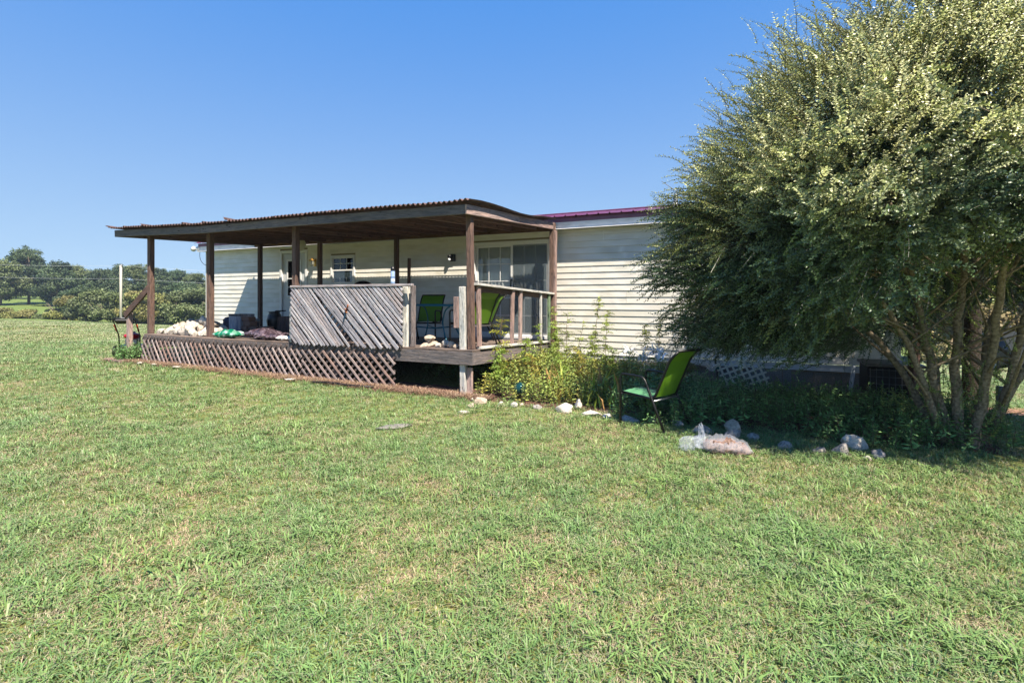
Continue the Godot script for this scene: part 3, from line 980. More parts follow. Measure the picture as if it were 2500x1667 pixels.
# ================================================================ things on the porch
func rock(called, label, pos: Vector3, size: Vector3, sd: int, k: int, group := "", sink := 0.3, tilt := 0.0):
	var o = part(self, called, lump_mesh(size, sd, 0.5, 13, 12, false, 0.11), M.rock[k], Transform3D(Basis(Vector3(0.3, 0, 1).normalized(), tilt) * Basis(Vector3.UP, sd * 1.3), pos + Vector3(0, size.y * (1.0 - sink) * 0.8, 0)))
	meta(o, label, "rock", group)
	return o

func dp(s, w, up := 0.0) -> Vector3:
	return hp(s, deck_y(s, w) + up, w)

func porch_contents():
	# heap of broken limestone at the left end
	var g = RandomNumberGenerator.new()
	g.seed = 5
	var front = ["small grey rock at the left foot of the porch rock heap, by the corner post", "low rock second from the corner post in the front row of the heap", "round pale rock in the front row of the heap, left of the cube-shaped one", "cube-shaped cream rock in the middle of the heap's front row", "rock with a dark grey face in the front row, right of the cube-shaped rock", "widest cream rock of the heap's front row", "pale rock in the front row between the widest one and the second post", "small rock low in front of the second post", "white rock of the heap touching the second front post"]
	for i in 9:
		var sz = [0.10, 0.10, 0.11, 0.135, 0.13, 0.18, 0.12, 0.09, 0.11][i]
		rock("limestone_rock", front[i], dp(-7.70 + i * 0.185, 3.5 - 0.04 * (i % 2)), Vector3(sz, sz * 0.85, sz * 0.85), 100 + i, 1 if i == 4 else 0, "", 0.25, g.randf_range(-0.4, 0.4))
	for row in 3:
		for i in 8:
			var sz = g.randf_range(0.105, 0.165)
			var up = [0.11, 0.07, 0.2][row] * sin(PI * clampf((i + 1.2) / 9.5, 0, 1))
			var lab = "pale limestone rock in the upper part of the left porch heap"
			var grp = "rocks heaped on the left of the porch"
			if row == 2 and i == 5:
				lab = "blocky cream rock on top of the left porch heap, its underside in shade"; grp = ""; sz = 0.15
			if row == 2 and i == 2:
				lab = "topmost rock toward the left of the porch heap, with a dark right side"; grp = ""; sz = 0.14
			rock("limestone_rock", lab, dp(-7.66 + i * 0.2 + g.randf_range(-0.05, 0.05), [3.3, 3.05, 3.12][row], up), Vector3(sz, sz * g.randf_range(0.65, 0.85), sz * 0.85), 400 + row * 20 + i, [0, 0, 2][(i + row) % 3], grp, 0.25, g.randf_range(-0.5, 0.5))
	# rocks in the open gap at the right front
	var rr = [[-0.93, 3.42, 0, 0.17, 0.07, 2, "flat streaked limestone slab under another by the left gap post"], [-0.90, 3.40, 0.10, 0.13, 0.06, 2, "pinkish rock lying on top of the flat streaked slab"], [-0.70, 3.50, 0, 0.06, 0.05, 0, "small white rock between the slab and the wedge rock"], [-0.64, 3.40, 0.02, 0.09, 0.08, 0, "angular white rock behind the small white one in the gap"], [-0.48, 3.48, 0, 0.09, 0.07, 2, "tan wedge-shaped rock in the middle of the porch gap"], [-0.35, 3.55, 0, 0.06, 0.05, 2, "small tan rock leaning beside the grey boulder"], [-0.30, 3.30, 0.02, 0.10, 0.13, 1, "tall dark grey boulder behind the right gap post"], [-0.20, 3.42, 0, 0.11, 0.12, 1, "smooth grey boulder leaning on the right gap post"]]
	for i in rr.size():
		var q = rr[i]
		rock("limestone_rock", q[6], dp(q[0], q[1], q[2]), Vector3(q[3], q[4], q[3] * 0.75), 150 + i, q[5], "", 0.25, 0.3 if i > 5 else 0.0)
	# bags along the front edge
	var b = part(self, "soil_bag", sack_mesh(0.62, 0.17, 0.26, 3), M.greenbag, Transform3D(HX.basis * Basis(Vector3.UP, 0.06), dp(-5.55, 3.47, 0.075)))
	meta(b, "plump green and white soil bag at the porch edge beside the rocks", "bag")
	b = part(self, "mulch_bag", sack_mesh(0.85, 0.2, 0.42, 8), M.mulchbag, Transform3D(HX.basis * Basis(Vector3.UP, -0.1), dp(-4.78, 3.30, 0.10)))
	meta(b, "crumpled dark mulch bag with torn silvery end near the green bag", "bag")
	b = part(self, "mulch_bag", sack_mesh(0.8, 0.15, 0.4, 15), M.mulchbag, Transform3D(HX.basis * Basis(Vector3.UP, 0.12), dp(-4.25, 3.42, 0.06)))
	meta(b, "flat dark mulch bag lying behind the white bag, by the privacy screen", "bag")
	b = part(self, "white_bag", sack_mesh(0.42, 0.09, 0.24, 21), M.whitebag, Transform3D(HX.basis * Basis(Vector3.UP, 0.05), dp(-3.9, 3.5, 0.05)))
	meta(b, "small white plastic bag touching the left edge of the privacy screen", "bag")
	b = part(self, "black_mat", lump_mesh(Vector3(0.55, 0.05, 0.35), 33, 0.5, 0, 10), M.blackplastic, Transform3D(HX.basis, dp(-5.6, 0.9, 0.04)))
	meta(b, "crumpled black plastic sheet on the deck before the front door", "plastic sheet")
	# wooden tub, pavers, planter, urn
	var t = thing("wooden_tub", "tall grey wooden bin standing behind the second front post", "bin", Transform3D(HX.basis, dp(-6.95, 2.15)))
	for k in 5:
		board(t, "stave", Vector3(-0.16 + k * 0.08, 0, 0.17), Vector3(-0.16 + k * 0.08, 0.46, 0.17), Vector3.RIGHT, 0.078, 0.02, W("grey"))
		board(t, "stave", Vector3(-0.16 + k * 0.08, 0, -0.17), Vector3(-0.16 + k * 0.08, 0.46, -0.17), Vector3.RIGHT, 0.078, 0.02, W("grey"))
		if k < 4:
			board(t, "stave", Vector3(0.19, 0, -0.12 + k * 0.08), Vector3(0.19, 0.46, -0.12 + k * 0.08), Vector3(0, 0, 1), 0.078, 0.02, W("grey"))
			board(t, "stave", Vector3(-0.19, 0, -0.12 + k * 0.08), Vector3(-0.19, 0.46, -0.12 + k * 0.08), Vector3(0, 0, 1), 0.078, 0.02, W("grey"))
	board(t, "rim_band", Vector3(-0.2, 0.44, 0.185), Vector3(0.2, 0.44, 0.185), Vector3.UP, 0.05, 0.012, W("beam"))
	var pav = [[-6.62, 2.2, 0], [-6.38, 2.22, 0], [-6.66, 2.22, 0.1], [-6.42, 2.2, 0.1], [-6.2, 2.1, 0.1], [-6.6, 2.2, 0.2], [-6.66, 2.2, 0.3]]
	var wh = ["left bottom paver block of the reddish stack beside the wooden bin", "right bottom paver block of the reddish stack, next to the gap", "second layer paver block nearest the wooden bin", "middle paver block of the second layer in the stack", "paver block sticking out at the right of the stack", "third layer paver block in the reddish stack", "topmost paver block of the reddish stack by the bin"]
	for i in pav.size():
		var q = pav[i]
		var o = part(self, "paver_block", box_mesh(Vector3(0.235, 0.098, 0.2), 0.012), M.paver, Transform3D(HX.basis * Basis(Vector3.UP, g.randf_range(-0.15, 0.15)), dp(q[0], q[1], q[2] + 0.05)))
		meta(o, wh[i], "paver block")
	var pl = thing("planter_box", "dark wooden planter box with a black frame against the wall", "planter", Transform3D(HX.basis, dp(-6.35, 1.2)))
	for k in 7:
		board(pl, "slat", Vector3(-0.36 + k * 0.12, 0.02, 0.2), Vector3(-0.36 + k * 0.12, 0.42, 0.2), Vector3.RIGHT, 0.112, 0.02, W("brown"))
		board(pl, "slat", Vector3(-0.36 + k * 0.12, 0.02, -0.2), Vector3(-0.36 + k * 0.12, 0.42, -0.2), Vector3.RIGHT, 0.112, 0.02, W("brown"))
	for e in [-0.41, 0.41]:
		board(pl, "end_board", Vector3(e, 0.22, -0.2), Vector3(e, 0.22, 0.2), Vector3.UP, 0.4, 0.02, W("brown"))
		pipe(pl, "frame", [Vector3(e, 0, 0.215), Vector3(e, 0.56, 0.215), Vector3(e, 0.56, -0.1)], 0.014, M.black)
	var urn = part(self, "urn", lathe_mesh([Vector2(0.001, 0), Vector2(0.12, 0), Vector2(0.15, 0.12), Vector2(0.18, 0.32), Vector2(0.15, 0.44), Vector2(0.12, 0.5), Vector2(0.14, 0.53), Vector2(0.11, 0.53), Vector2(0.1, 0.3)]), M.blackplastic, Transform3D(HX.basis, dp(-6.85, 1.35)))
	meta(urn, "round dark urn rising behind the paver stack", "urn")
	var tarp = part(self, "blue_tarp", lump_mesh(Vector3(0.3, 0.22, 0.24), 44, 0.9, 5, 12, false, 0.25), mat(Color(0.05, 0.14, 0.30), 0.5), Transform3D(HX.basis, dp(-7.55, 1.9, 0.2)))
	meta(tarp, "crumpled dark blue tarp bundle behind the left rock heap", "tarp")
	var tub = thing("storage_tub", "blue lidded plastic tub half hidden by the second front post", "tub", Transform3D(HX.basis, dp(-7.35, 1.75)))
	part(tub, "body", box_mesh(Vector3(0.5, 0.26, 0.36), 0.02), mat(Color(0.04, 0.15, 0.36), 0.4), at(Vector3(0, 0.13, 0)))
	part(tub, "lid", box_mesh(Vector3(0.54, 0.08, 0.4), 0.02), mat(Color(0.8, 0.82, 0.84), 0.4), at(Vector3(0, 0.31, 0)))
	# patio set
	var tb = thing("patio_table", "teal glass patio table with curved legs between green chairs", "table", Transform3D(HX.basis, dp(-1.5, 2.4)))
	block(tb, "tabletop", Vector3(-0.62, 0.675, -0.42), Vector3(0.62, 0.685, 0.42), M.tealglass)
	frame_ring(tb, 0.63, 0.43, 0.68)
	for sx in [-1, 1]:
		for sz in [-1, 1]:
			pipe(tb, "leg", [Vector3(sx * 0.52, 0.66, sz * 0.34), Vector3(sx * 0.36, 0.6, sz * 0.24), Vector3(sx * 0.27, 0.38, sz * 0.18), Vector3(sx * 0.34, 0.18, sz * 0.22), Vector3(sx * 0.46, 0.0, sz * 0.3)], 0.013, M.teal, 8, 0.14)
	pipe(tb, "stretcher", [Vector3(-0.3, 0.3, -0.2), Vector3(0, 0.27, 0), Vector3(0.3, 0.3, 0.2)], 0.011, M.teal)
	pipe(tb, "stretcher", [Vector3(-0.3, 0.3, 0.2), Vector3(0, 0.26, 0), Vector3(0.3, 0.3, -0.2)], 0.011, M.teal)
	var ch = sling_chair("green sling patio chair left of the table, its back to the wall", Transform3D(HX.basis * Basis(Vector3.UP, 0.25), dp(-2.22, 1.65)), 0.0)
	var c2 = copy(ch, "green sling patio chair right of the table beside the sliding door", Transform3D(HX.basis * Basis(Vector3.UP, -0.9), dp(-1.05, 1.55)))
	var c3 = copy(ch, "green sling patio chair at the right, seen from behind through the side rail", Transform3D(HX.basis * Basis(Vector3.UP, -PI / 2 - 0.25), dp(-0.72, 2.45)))
	var yard = copy(ch, "green sling chair alone on the lawn at the rock border", Transform3D(Basis(Vector3.UP, 0), Vector3.ZERO))
	var f = Vector3(-0.70, 0, -0.71).normalized()
	var xs = Vector3.UP.cross(f)
	yard.transform = Transform3D(Basis(xs, Vector3.UP, f).rotated(f, 0.02), on_ground(1.64, -6.02, 0.0))
	# small things on rails and sills
	var can = thing("spray_can", "tall aerosol can with black cap standing on the screen rail", "spray can", Transform3D(HX.basis * Basis(Vector3.UP, 2.6), hp(-1.40, 1.745, 3.72)))
	part(can, "body", lathe_mesh([Vector2(0.001, 0), Vector2(0.033, 0), Vector2(0.034, 0.01), Vector2(0.034, 0.19), Vector2(0.026, 0.21)]), M.can if M.has("can") else can_mat())
	part(can, "cap", lathe_mesh([Vector2(0.032, 0.195), Vector2(0.034, 0.2), Vector2(0.034, 0.245), Vector2(0.028, 0.25), Vector2(0.028, 0.262), Vector2(0.001, 0.262)]), M.blackplastic)
	var gr = thing("kettle_grill", "black kettle grill whose domed lid shows above the privacy screen", "grill", Transform3D(HX.basis, dp(-3.6, 1.9)))
	part(gr, "bowl", lathe_mesh([Vector2(0.001, 0.85), Vector2(0.12, 0.88), Vector2(0.19, 1.0), Vector2(0.2, 1.1)]), M.blackplastic)
	part(gr, "lid", lathe_mesh([Vector2(0.001, 0.09), Vector2(0.08, 0.08), Vector2(0.15, 0.045), Vector2(0.2, 0.0), Vector2(0.19, -0.01)], 20), M.blackplastic, at(Vector3(0, 1.105, 0)))
	for k in 3:
		var a = TAU * k / 3
		pipe(gr, "leg", [Vector3(cos(a) * 0.1, 0.88, sin(a) * 0.1), Vector3(cos(a) * 0.28, 0, sin(a) * 0.28)], 0.012, M.black)
	# copper ornament hung on the screen
	var orn = thing("metal_ornament", "small copper figure with a blue tail hung on the privacy screen", "ornament", Transform3D(HX.basis * Basis(Vector3(0, 0, 1), -0.3), hp(-2.3, 1.32, 3.77)))
	part(orn, "body", lump_mesh(Vector3(0.018, 0.05, 0.014), 71, 0.4, 0, 8), mat(Color(0.35, 0.18, 0.14), 0.4, 0.6), at(Vector3(0, 0, 0)))
	part(orn, "head", lump_mesh(Vector3(0.012, 0.028, 0.012), 72, 0.3, 0, 8), mat(Color(0.72, 0.42, 0.26), 0.35, 0.7), at(Vector3(0.01, 0.08, 0)))
	part(orn, "tail", lump_mesh(Vector3(0.012, 0.085, 0.008), 73, 0.3, 0, 8), mat(Color(0.08, 0.22, 0.32), 0.5), at(Vector3(-0.005, -0.12, 0)))
	for k in [-1, 1]:
		part(orn, "foot", lump_mesh(Vector3(0.024, 0.007, 0.012), 75 + k, 0.3, 0, 8), mat(Color(0.75, 0.5, 0.3), 0.35, 0.7), at(Vector3(0.018 * k, -0.02 * k, 0.008)))

func can_mat():
	var im = Image.create(64, 128, false, Image.FORMAT_RGB8)
	im.fill(Color(0.55, 0.66, 0.82))
	im.fill_rect(Rect2i(0, 0, 12, 128), Color(0.55, 0.10, 0.40))
	im.fill_rect(Rect2i(20, 20, 36, 30), Color(0.85, 0.88, 0.92))
	im.fill_rect(Rect2i(20, 60, 36, 5), Color(0.15, 0.15, 0.3))
	for k in 6: im.fill_rect(Rect2i(22, 74 + k * 8, 30, 3), Color(0.75, 0.80, 0.9))
	M.can = mat(Color.WHITE, 0.3, 0.2, ImageTexture.create_from_image(im))
	M.can.uv1_scale = Vector3(1.0 / TAU, 5.0, 1)
	return M.can

func frame_ring(tb, hx, hz, y):
	for q in [[Vector3(-hx, y, -hz), Vector3(hx, y, -hz)], [Vector3(-hx, y, hz), Vector3(hx, y, hz)], [Vector3(-hx, y, -hz), Vector3(-hx, y, hz)], [Vector3(hx, y, -hz), Vector3(hx, y, hz)]]:
		board(tb, "table_rim", q[0], q[1], Vector3.UP, 0.03, 0.022, M.teal)

func copy(o: Node3D, label: String, xf: Transform3D) -> Node3D:
	var c = o.duplicate()
	c.name = numbered(str(o.name).rstrip("_0123456789"))
	add_child(c)
	c.transform = xf
	c.set_meta("label", label)
	return c

func sack_mesh(l: float, hgt: float, wdt: float, sd: int) -> ArrayMesh:
	# a pillow: flat seams at both ends, creased
	var st = st_new(true)
	var nx = 26
	var nk = 20
	var P = func(i: int, k: int) -> Vector3:
		var t = float(i) / nx
		var e = pow(clampf(sin(PI * t), 0, 1), 0.42)
		var an = TAU * (k % nk) / nk
		var cy = cos(an); var sy = sin(an)
		var q = Vector3((t - 0.5) * l, sy * hgt * 0.5 * e * (1.0 if sy > 0 else 0.75), signf(cy) * pow(absf(cy), 0.7) * wdt * 0.5 * lerpf(0.9, 1.0, e))
		var o = Vector3(sd, sd * 2.0, 0)
		q.y += hgt * 0.35 * nz.get_noise_3dv(Vector3(t * 3.0, sy, cy) + o) * e
		q.y += hgt * 0.16 * nz.get_noise_3dv(Vector3(t * 12.0, sy * 2.5, cy * 3.0) + o)
		q.z += wdt * 0.1 * nz.get_noise_3dv(Vector3(t * 4.0, sy * 1.5, cy) + o * 2.0)
		return q
	for i in nx:
		for k in nk:
			quad(st, P.call(i, k), P.call(i + 1, k), P.call(i + 1, k + 1), P.call(i, k + 1))
	return done(st)

# sling chair: faces +z, feet at y = 0
func sling_chair(label, xf, _x) -> Node3D:
	var c = thing("sling_chair", label, "chair", xf, "")
	var hw = 0.28
	for s in [-1, 1]:
		var x = s * hw
		# front leg, arm and rear leg are one bent tube
		pipe(c, "arm_frame", [Vector3(x, 0, 0.24), Vector3(x, 0.60, 0.25), Vector3(x, 0.585, -0.06), Vector3(x * 1.02, 0.37, -0.16), Vector3(x * 1.04, 0.0, -0.33)], 0.0145, M.black, 10, 0.06)
		pipe(c, "back_rail", [Vector3(x * 0.86, 0.38, 0.26), Vector3(x * 0.86, 0.345, -0.17), Vector3(x * 0.86, 0.80, -0.36), Vector3(x * 0.86, 0.90, -0.46)], 0.0145, M.black, 10, 0.06)
		pipe(c, "foot", [Vector3(x, 0.0, 0.24), Vector3(x, 0.02, 0.24)], 0.019, M.rubber)
		pipe(c, "foot", [Vector3(x * 1.04, 0.0, -0.33), Vector3(x * 1.04, 0.02, -0.32)], 0.019, M.rubber)
	pipe(c, "cross_bar", [Vector3(-hw, 0.33, -0.19), Vector3(hw, 0.33, -0.19)], 0.012, M.steel)
	pipe(c, "cross_bar", [Vector3(-hw, 0.36, 0.245), Vector3(hw, 0.36, 0.245)], 0.012, M.black)
	pipe(c, "top_bar", [Vector3(-hw * 0.86, 0.90, -0.46), Vector3(hw * 0.86, 0.90, -0.46)], 0.014, M.black)
	var sheet_of = func(pts: Array, sag: float) -> ArrayMesh:
		var st = st_new(true)
		var nn = 8
		for i in pts.size() - 1:
			for k in nn:
				var vv = []
				for q in [[i, k], [i, k + 1], [i + 1, k + 1], [i + 1, k]]:
					var t = float(q[1]) / nn
					var dip = sag * sin(PI * t)
					var nrm = (pts[i + 1] - pts[i]).normalized().cross(Vector3.RIGHT)
					vv.append(Vector3(lerpf(-hw * 0.85, hw * 0.85, t), pts[q[0]].y, pts[q[0]].z) - nrm * dip)
				quad(st, vv[0], vv[1], vv[2], vv[3], Vector2(0, 0), Vector2(1, 0), Vector2(1, 1), Vector2(0, 1))
		return done(st)
	part(c, "seat", sheet_of.call([Vector3(0, 0.385, 0.25), Vector3(0, 0.372, 0.1), Vector3(0, 0.36, -0.05), Vector3(0, 0.356, -0.16)], 0.012), M.sling_seat)
	part(c, "backrest", sheet_of.call([Vector3(0, 0.37, -0.175), Vector3(0, 0.52, -0.238), Vector3(0, 0.66, -0.297), Vector3(0, 0.79, -0.352), Vector3(0, 0.84, -0.395), Vector3(0, 0.897, -0.452)], -0.014), M.sling)
	return c

# ================================================================ fixtures on the house
func fixtures():
	var l = thing("wall_lantern", "brass wall lantern with clear glass beside the front door", "wall lamp", Transform3D(HX.basis, hp(-6.91, 2.46, 0.014)))
	part(l, "back_plate", box_mesh(Vector3(0.09, 0.2, 0.02), 0.006), M.brass, at(Vector3(0, 0.02, 0.01)))
	pipe(l, "arm", [Vector3(0, 0.06, 0.02), Vector3(0, 0.14, 0.07), Vector3(0, 0.12, 0.12)], 0.01, M.brass)
	part(l, "cap", lathe_mesh([Vector2(0.001, 0.14), Vector2(0.03, 0.12), Vector2(0.08, 0.07), Vector2(0.075, 0.06), Vector2(0.001, 0.06)], 6, false), M.brass, at(Vector3(0, 0, 0.12)))
	part(l, "glass", lathe_mesh([Vector2(0.07, 0.06), Vector2(0.05, -0.08), Vector2(0.001, -0.085)], 6, false), M.lampglass, at(Vector3(0, 0, 0.12)))
	part(l, "bulb", lathe_mesh([Vector2(0.001, -0.04), Vector2(0.022, -0.02), Vector2(0.024, 0.0), Vector2(0.012, 0.04), Vector2(0.012, 0.06)], 10), mat(Color(0.9, 0.9, 0.86), 0.2), at(Vector3(0, 0, 0.12)))
	l = thing("security_light", "black security light with round white lens left of the sliding door", "security light", Transform3D(HX.basis, hp(-2.62, 2.46, 0.014)))
	part(l, "housing", box_mesh(Vector3(0.13, 0.17, 0.05), 0.012), M.blackplastic, at(Vector3(0.02, 0, 0.025)))
	part(l, "lamp_head", lump_mesh(Vector3(0.05, 0.035, 0.05), 3, 0.1, 0, 8), M.blackplastic, at(Vector3(-0.04, 0.035, 0.07)))
	part(l, "lens", lump_mesh(Vector3(0.034, 0.034, 0.03), 2, 0.02, 0, 10), mat(Color(0.85, 0.87, 0.9), 0.15), at(Vector3(-0.04, -0.045, 0.085)))
	part(l, "visor", lathe_mesh([Vector2(0.042, -0.01), Vector2(0.046, 0.02), Vector2(0.03, 0.045), Vector2(0.001, 0.05)], 10), M.blackplastic, Transform3D(Basis(Vector3.RIGHT, -1.2), Vector3(-0.04, -0.04, 0.06)))
	l = thing("flood_light", "twin flood light on a bracket at the far left roof corner", "flood light", Transform3D(HX.basis, hp(-11.55, 3.02, 0.12)))
	pipe(l, "bracket", [Vector3(0.2, 0.06, 0), Vector3(0, 0.04, 0), Vector3(-0.1, 0.02, 0.02)], 0.02, M.white)
	for q in [[-0.22, 0.35], [-0.02, -0.2]]:
		part(l, "lamp_head", lathe_mesh([Vector2(0.001, 0.12), Vector2(0.05, 0.1), Vector2(0.075, 0.0), Vector2(0.07, -0.005), Vector2(0.001, 0.0)], 14), M.white, Transform3D(Basis(Vector3(0, 0, 1), -1.0) * Basis(Vector3.RIGHT, q[1]), Vector3(q[0], 0.0, 0.05)))
	pipe(l, "cable", [Vector3(0.05, 0.0, 0.02), Vector3(0.05, -0.3, 0.03), Vector3(0.22, -0.48, 0.0), Vector3(0.3, -0.5, -0.1)], 0.007, M.black, 6, 0.15)
	var d = thing("wall_dial", "round pale dial hanging under the porch roof behind the third post", "dial", Transform3D(HX.basis, hp(-6.2, 2.82, 1.2)))
	part(d, "face", lathe_mesh([Vector2(0.001, 0.02), Vector2(0.15, 0.015), Vector2(0.16, 0.0), Vector2(0.15, -0.015), Vector2(0.001, -0.02)], 24), mat(Color(0.84, 0.83, 0.72), 0.5), Transform3D(Basis(Vector3.UP, 0.9) * Basis(Vector3.RIGHT, PI / 2), Vector3.ZERO))
	pipe(d, "hanger", [Vector3(0, 0.15, 0), Vector3(0, 0.26, 0)], 0.004, M.black)
	# spigot and loose lattice at the foot of the wall
	var sp = thing("water_spigot", "black and green water spigot standing beside the fallen white lattice", "spigot", Transform3D(HX.basis, hg(3.08, 0.25)))
	pipe(sp, "riser", [Vector3(0, -0.05, 0), Vector3(0, 0.38, 0)], 0.014, M.black)
	part(sp, "valve", lump_mesh(Vector3(0.045, 0.06, 0.045), 9, 0.3, 0, 8), mat(Color(0.10, 0.34, 0.30), 0.6), at(Vector3(0, 0.4, 0)))
	pipe(sp, "hook", [Vector3(-0.03, 0.47, 0), Vector3(-0.03, 0.57, 0), Vector3(0.03, 0.59, 0)], 0.018, M.black)
	part(sp, "cap", box_mesh(Vector3(0.09, 0.03, 0.05), 0.006), M.black, at(Vector3(0, 0.47, 0)))
	var la = thing("lattice_panel", "broken piece of white lattice leaning on the foundation", "lattice", Transform3D(HX.basis * Basis(Vector3.RIGHT, -0.12) * Basis(Vector3(0, 0, 1), 0.0), hg(3.5, 0.45, 0.33)))
	var wl = mat(Color(0.80, 0.78, 0.70), 0.6)
	for k in 7:
		var o = (k - 3) * 0.098
		var a = Vector3(cos(0.42), sin(0.42), 0)
		var b = Vector3(-sin(0.42), cos(0.42), 0)
		board(la, "strip", a * -0.36 + b * o, a * 0.36 + b * o, b, 0.034, 0.008, wl, 0.002)
		board(la, "strip", b * -0.34 + a * o + Vector3(0, 0, 0.009), b * 0.34 + a * o + Vector3(0, 0, 0.009), a, 0.034, 0.008, wl, 0.002)

# ================================================================ planted bed
func leafy_sprig(n: int, length: float, ll: float, lw: float, droop: float, c_in: Color, c_out: Color, sd: int, up := 0.5) -> ArrayMesh:
	# a twig along +y with paired leaves; each leaf is folded along its midrib
	var g = RandomNumberGenerator.new()
	g.seed = sd
	var st = SurfaceTool.new()
	st.begin(Mesh.PRIMITIVE_TRIANGLES)
	st.set_smooth_group(-1)
	var P = func(t: float) -> Vector3: return Vector3(droop * t * t * length, length * t * (1.0 - 0.25 * droop * t), 0)
	st.set_color(Color(0.10, 0.08, 0.05))
	for i in 4:
		var a = P.call(i / 4.0); var b = P.call((i + 1) / 4.0)
		var ww = 0.0035 * (1.0 - i / 5.0)
		for dv in [Vector3(ww, 0, 0), Vector3(0, 0, ww)]:
			quad(st, a - dv, a + dv, b + dv, b - dv)
	for i in n:
		var t = (i + 0.6) / n
		var base = P.call(t)
		var ax = (P.call(minf(t + 0.05, 1.0)) - base).normalized() if t < 0.95 else Vector3(droop, 1, 0).normalized()
		for s in [-1, 1]:
			var out = Vector3(0, 0, s).rotated(Vector3.UP, g.randf_range(-0.7, 0.7) + (i % 2) * 0.9).normalized()
			var dir = (ax * g.randf_range(up - 0.2, up + 0.25) + out).normalized()
			var sidev = dir.cross(ax).normalized()
			var nrm = sidev.cross(dir).normalized()
			sidev = (sidev + nrm * g.randf_range(-0.5, 0.5)).normalized()
			nrm = sidev.cross(dir).normalized()
			var L = ll * g.randf_range(0.75, 1.15) * (1.0 - 0.35 * t)
			var Wd = lw * g.randf_range(0.8, 1.15) * (1.0 - 0.3 * t)
			var k = g.randf_range(0.8, 1.2)
			var ci = c_in * k
			var co = c_out * k
			var tip = base + dir * L - nrm * L * 0.12
			var m1 = base + dir * L * 0.35; var m2 = base + dir * L * 0.7 - nrm * L * 0.03
			var e = nrm * Wd * 0.12
			for q in [1, -1]:
				var o1 = m1 + sidev * q * Wd * 0.5 + e; var o2 = m2 + sidev * q * Wd * 0.42 + e
				var fan = [[base, m1, o1, ci, ci, co], [m1, m2, o2, ci, ci, co], [m1, o2, o1, ci, co, co], [m2, tip, o2, ci, co, co]]
				for f in fan:
					for v in 3:
						st.set_color(f[3 + v])
						st.add_vertex(f[v])
	st.generate_normals()
	return st.commit()

func blade_tuft(n: int, hgt: float, wid: float, spread: float, lean: float, cols: Array, sd: int) -> ArrayMesh:
	var g = RandomNumberGenerator.new()
	g.seed = sd
	var st = SurfaceTool.new()
	st.begin(Mesh.PRIMITIVE_TRIANGLES)
	st.set_smooth_group(-1)
	for i in n:
		var a = g.randf() * TAU
		var base = Vector3(cos(a), 0, sin(a)) * spread * sqrt(g.randf()) - Vector3(0, 0.006, 0)
		var out = Vector3(cos(a + g.randf_range(-0.9, 0.9)), 0, sin(a + g.randf_range(-0.9, 0.9)))
		var h = hgt * g.randf_range(0.5, 1.15)
		var ln = lean * g.randf_range(0.3, 1.3)
		var sidev = out.cross(Vector3.UP).rotated(Vector3.UP, g.randf_range(-0.8, 0.8)) * wid * g.randf_range(0.7, 1.2) * 0.5
		var p1 = base + Vector3.UP * h * 0.55 + out * h * ln * 0.3
		var p2 = base + Vector3.UP * h * (1.0 - 0.35 * ln) + out * h * ln
		var c = cols[g.randi() % cols.size()] * g.randf_range(0.8, 1.2)
		st.set_color(c)
		quad(st, base - sidev * 0.7, base + sidev * 0.7, p1 + sidev, p1 - sidev)
		tri(st, p1 - sidev, p1 + sidev, p2)
	st.generate_normals()
	return st.commit()

func weed_stem(label, pos: Vector3, hgt: float, sd: int, tone: Color, leafy := 26, lean := Vector3.ZERO, flower := false):
	var g = RandomNumberGenerator.new()
	g.seed = sd
	var t = thing("tall_weed", label, "weed", Transform3D(Basis.IDENTITY, pos))
	var pts = []
	for i in 6:
		var k = i / 5.0
		pts.append(Vector3(g.randf_range(-0.02, 0.02), hgt * k, g.randf_range(-0.02, 0.02)) + lean * k * k)
	var st = st_new(true)
	tube(st, pts, [0.006, 0.0055, 0.005, 0.0045, 0.0035, 0.002], 5)
	part(t, "stem", done(st), mat(Color(0.42, 0.36, 0.22), 0.8))
	var xs = []; var cs = []
	for i in leafy:
		var k = g.randf_range(0.22, 1.0)
		var p = pts[0]
		var fi = k * 5.0
		var i0 = mini(int(fi), 4)
		p = pts[i0].lerp(pts[i0 + 1], fi - i0)
		var yaw = g.randf() * TAU
		var sc = g.randf_range(0.8, 1.4) * (1.15 - 0.5 * k)
		xs.append(Transform3D(Basis(Vector3.UP, yaw) * Basis(Vector3(0, 0, 1), -g.randf_range(0.7, 1.25)).scaled(Vector3.ONE * sc), p))
		cs.append(tone * g.randf_range(0.8, 1.25))
	var lv = swarm(t, "leaves", M.sprig_weed, M.weed, xs, cs)
	lv.set_meta("kind", "stuff")
	if flower:
		xs = []; cs = []
		for i in 16:
			xs.append(Transform3D(Basis(Vector3.UP, g.randf() * TAU) * Basis(Vector3(0, 0, 1), -g.randf_range(0.2, 1.1)).scaled(Vector3.ONE * 0.45), pts[5].lerp(pts[4], g.randf())))
			cs.append(Color(2.2, 1.9, 0.5))
		swarm(t, "flower_plume", M.sprig_weed, M.weed, xs, cs).set_meta("kind", "stuff")
	return t

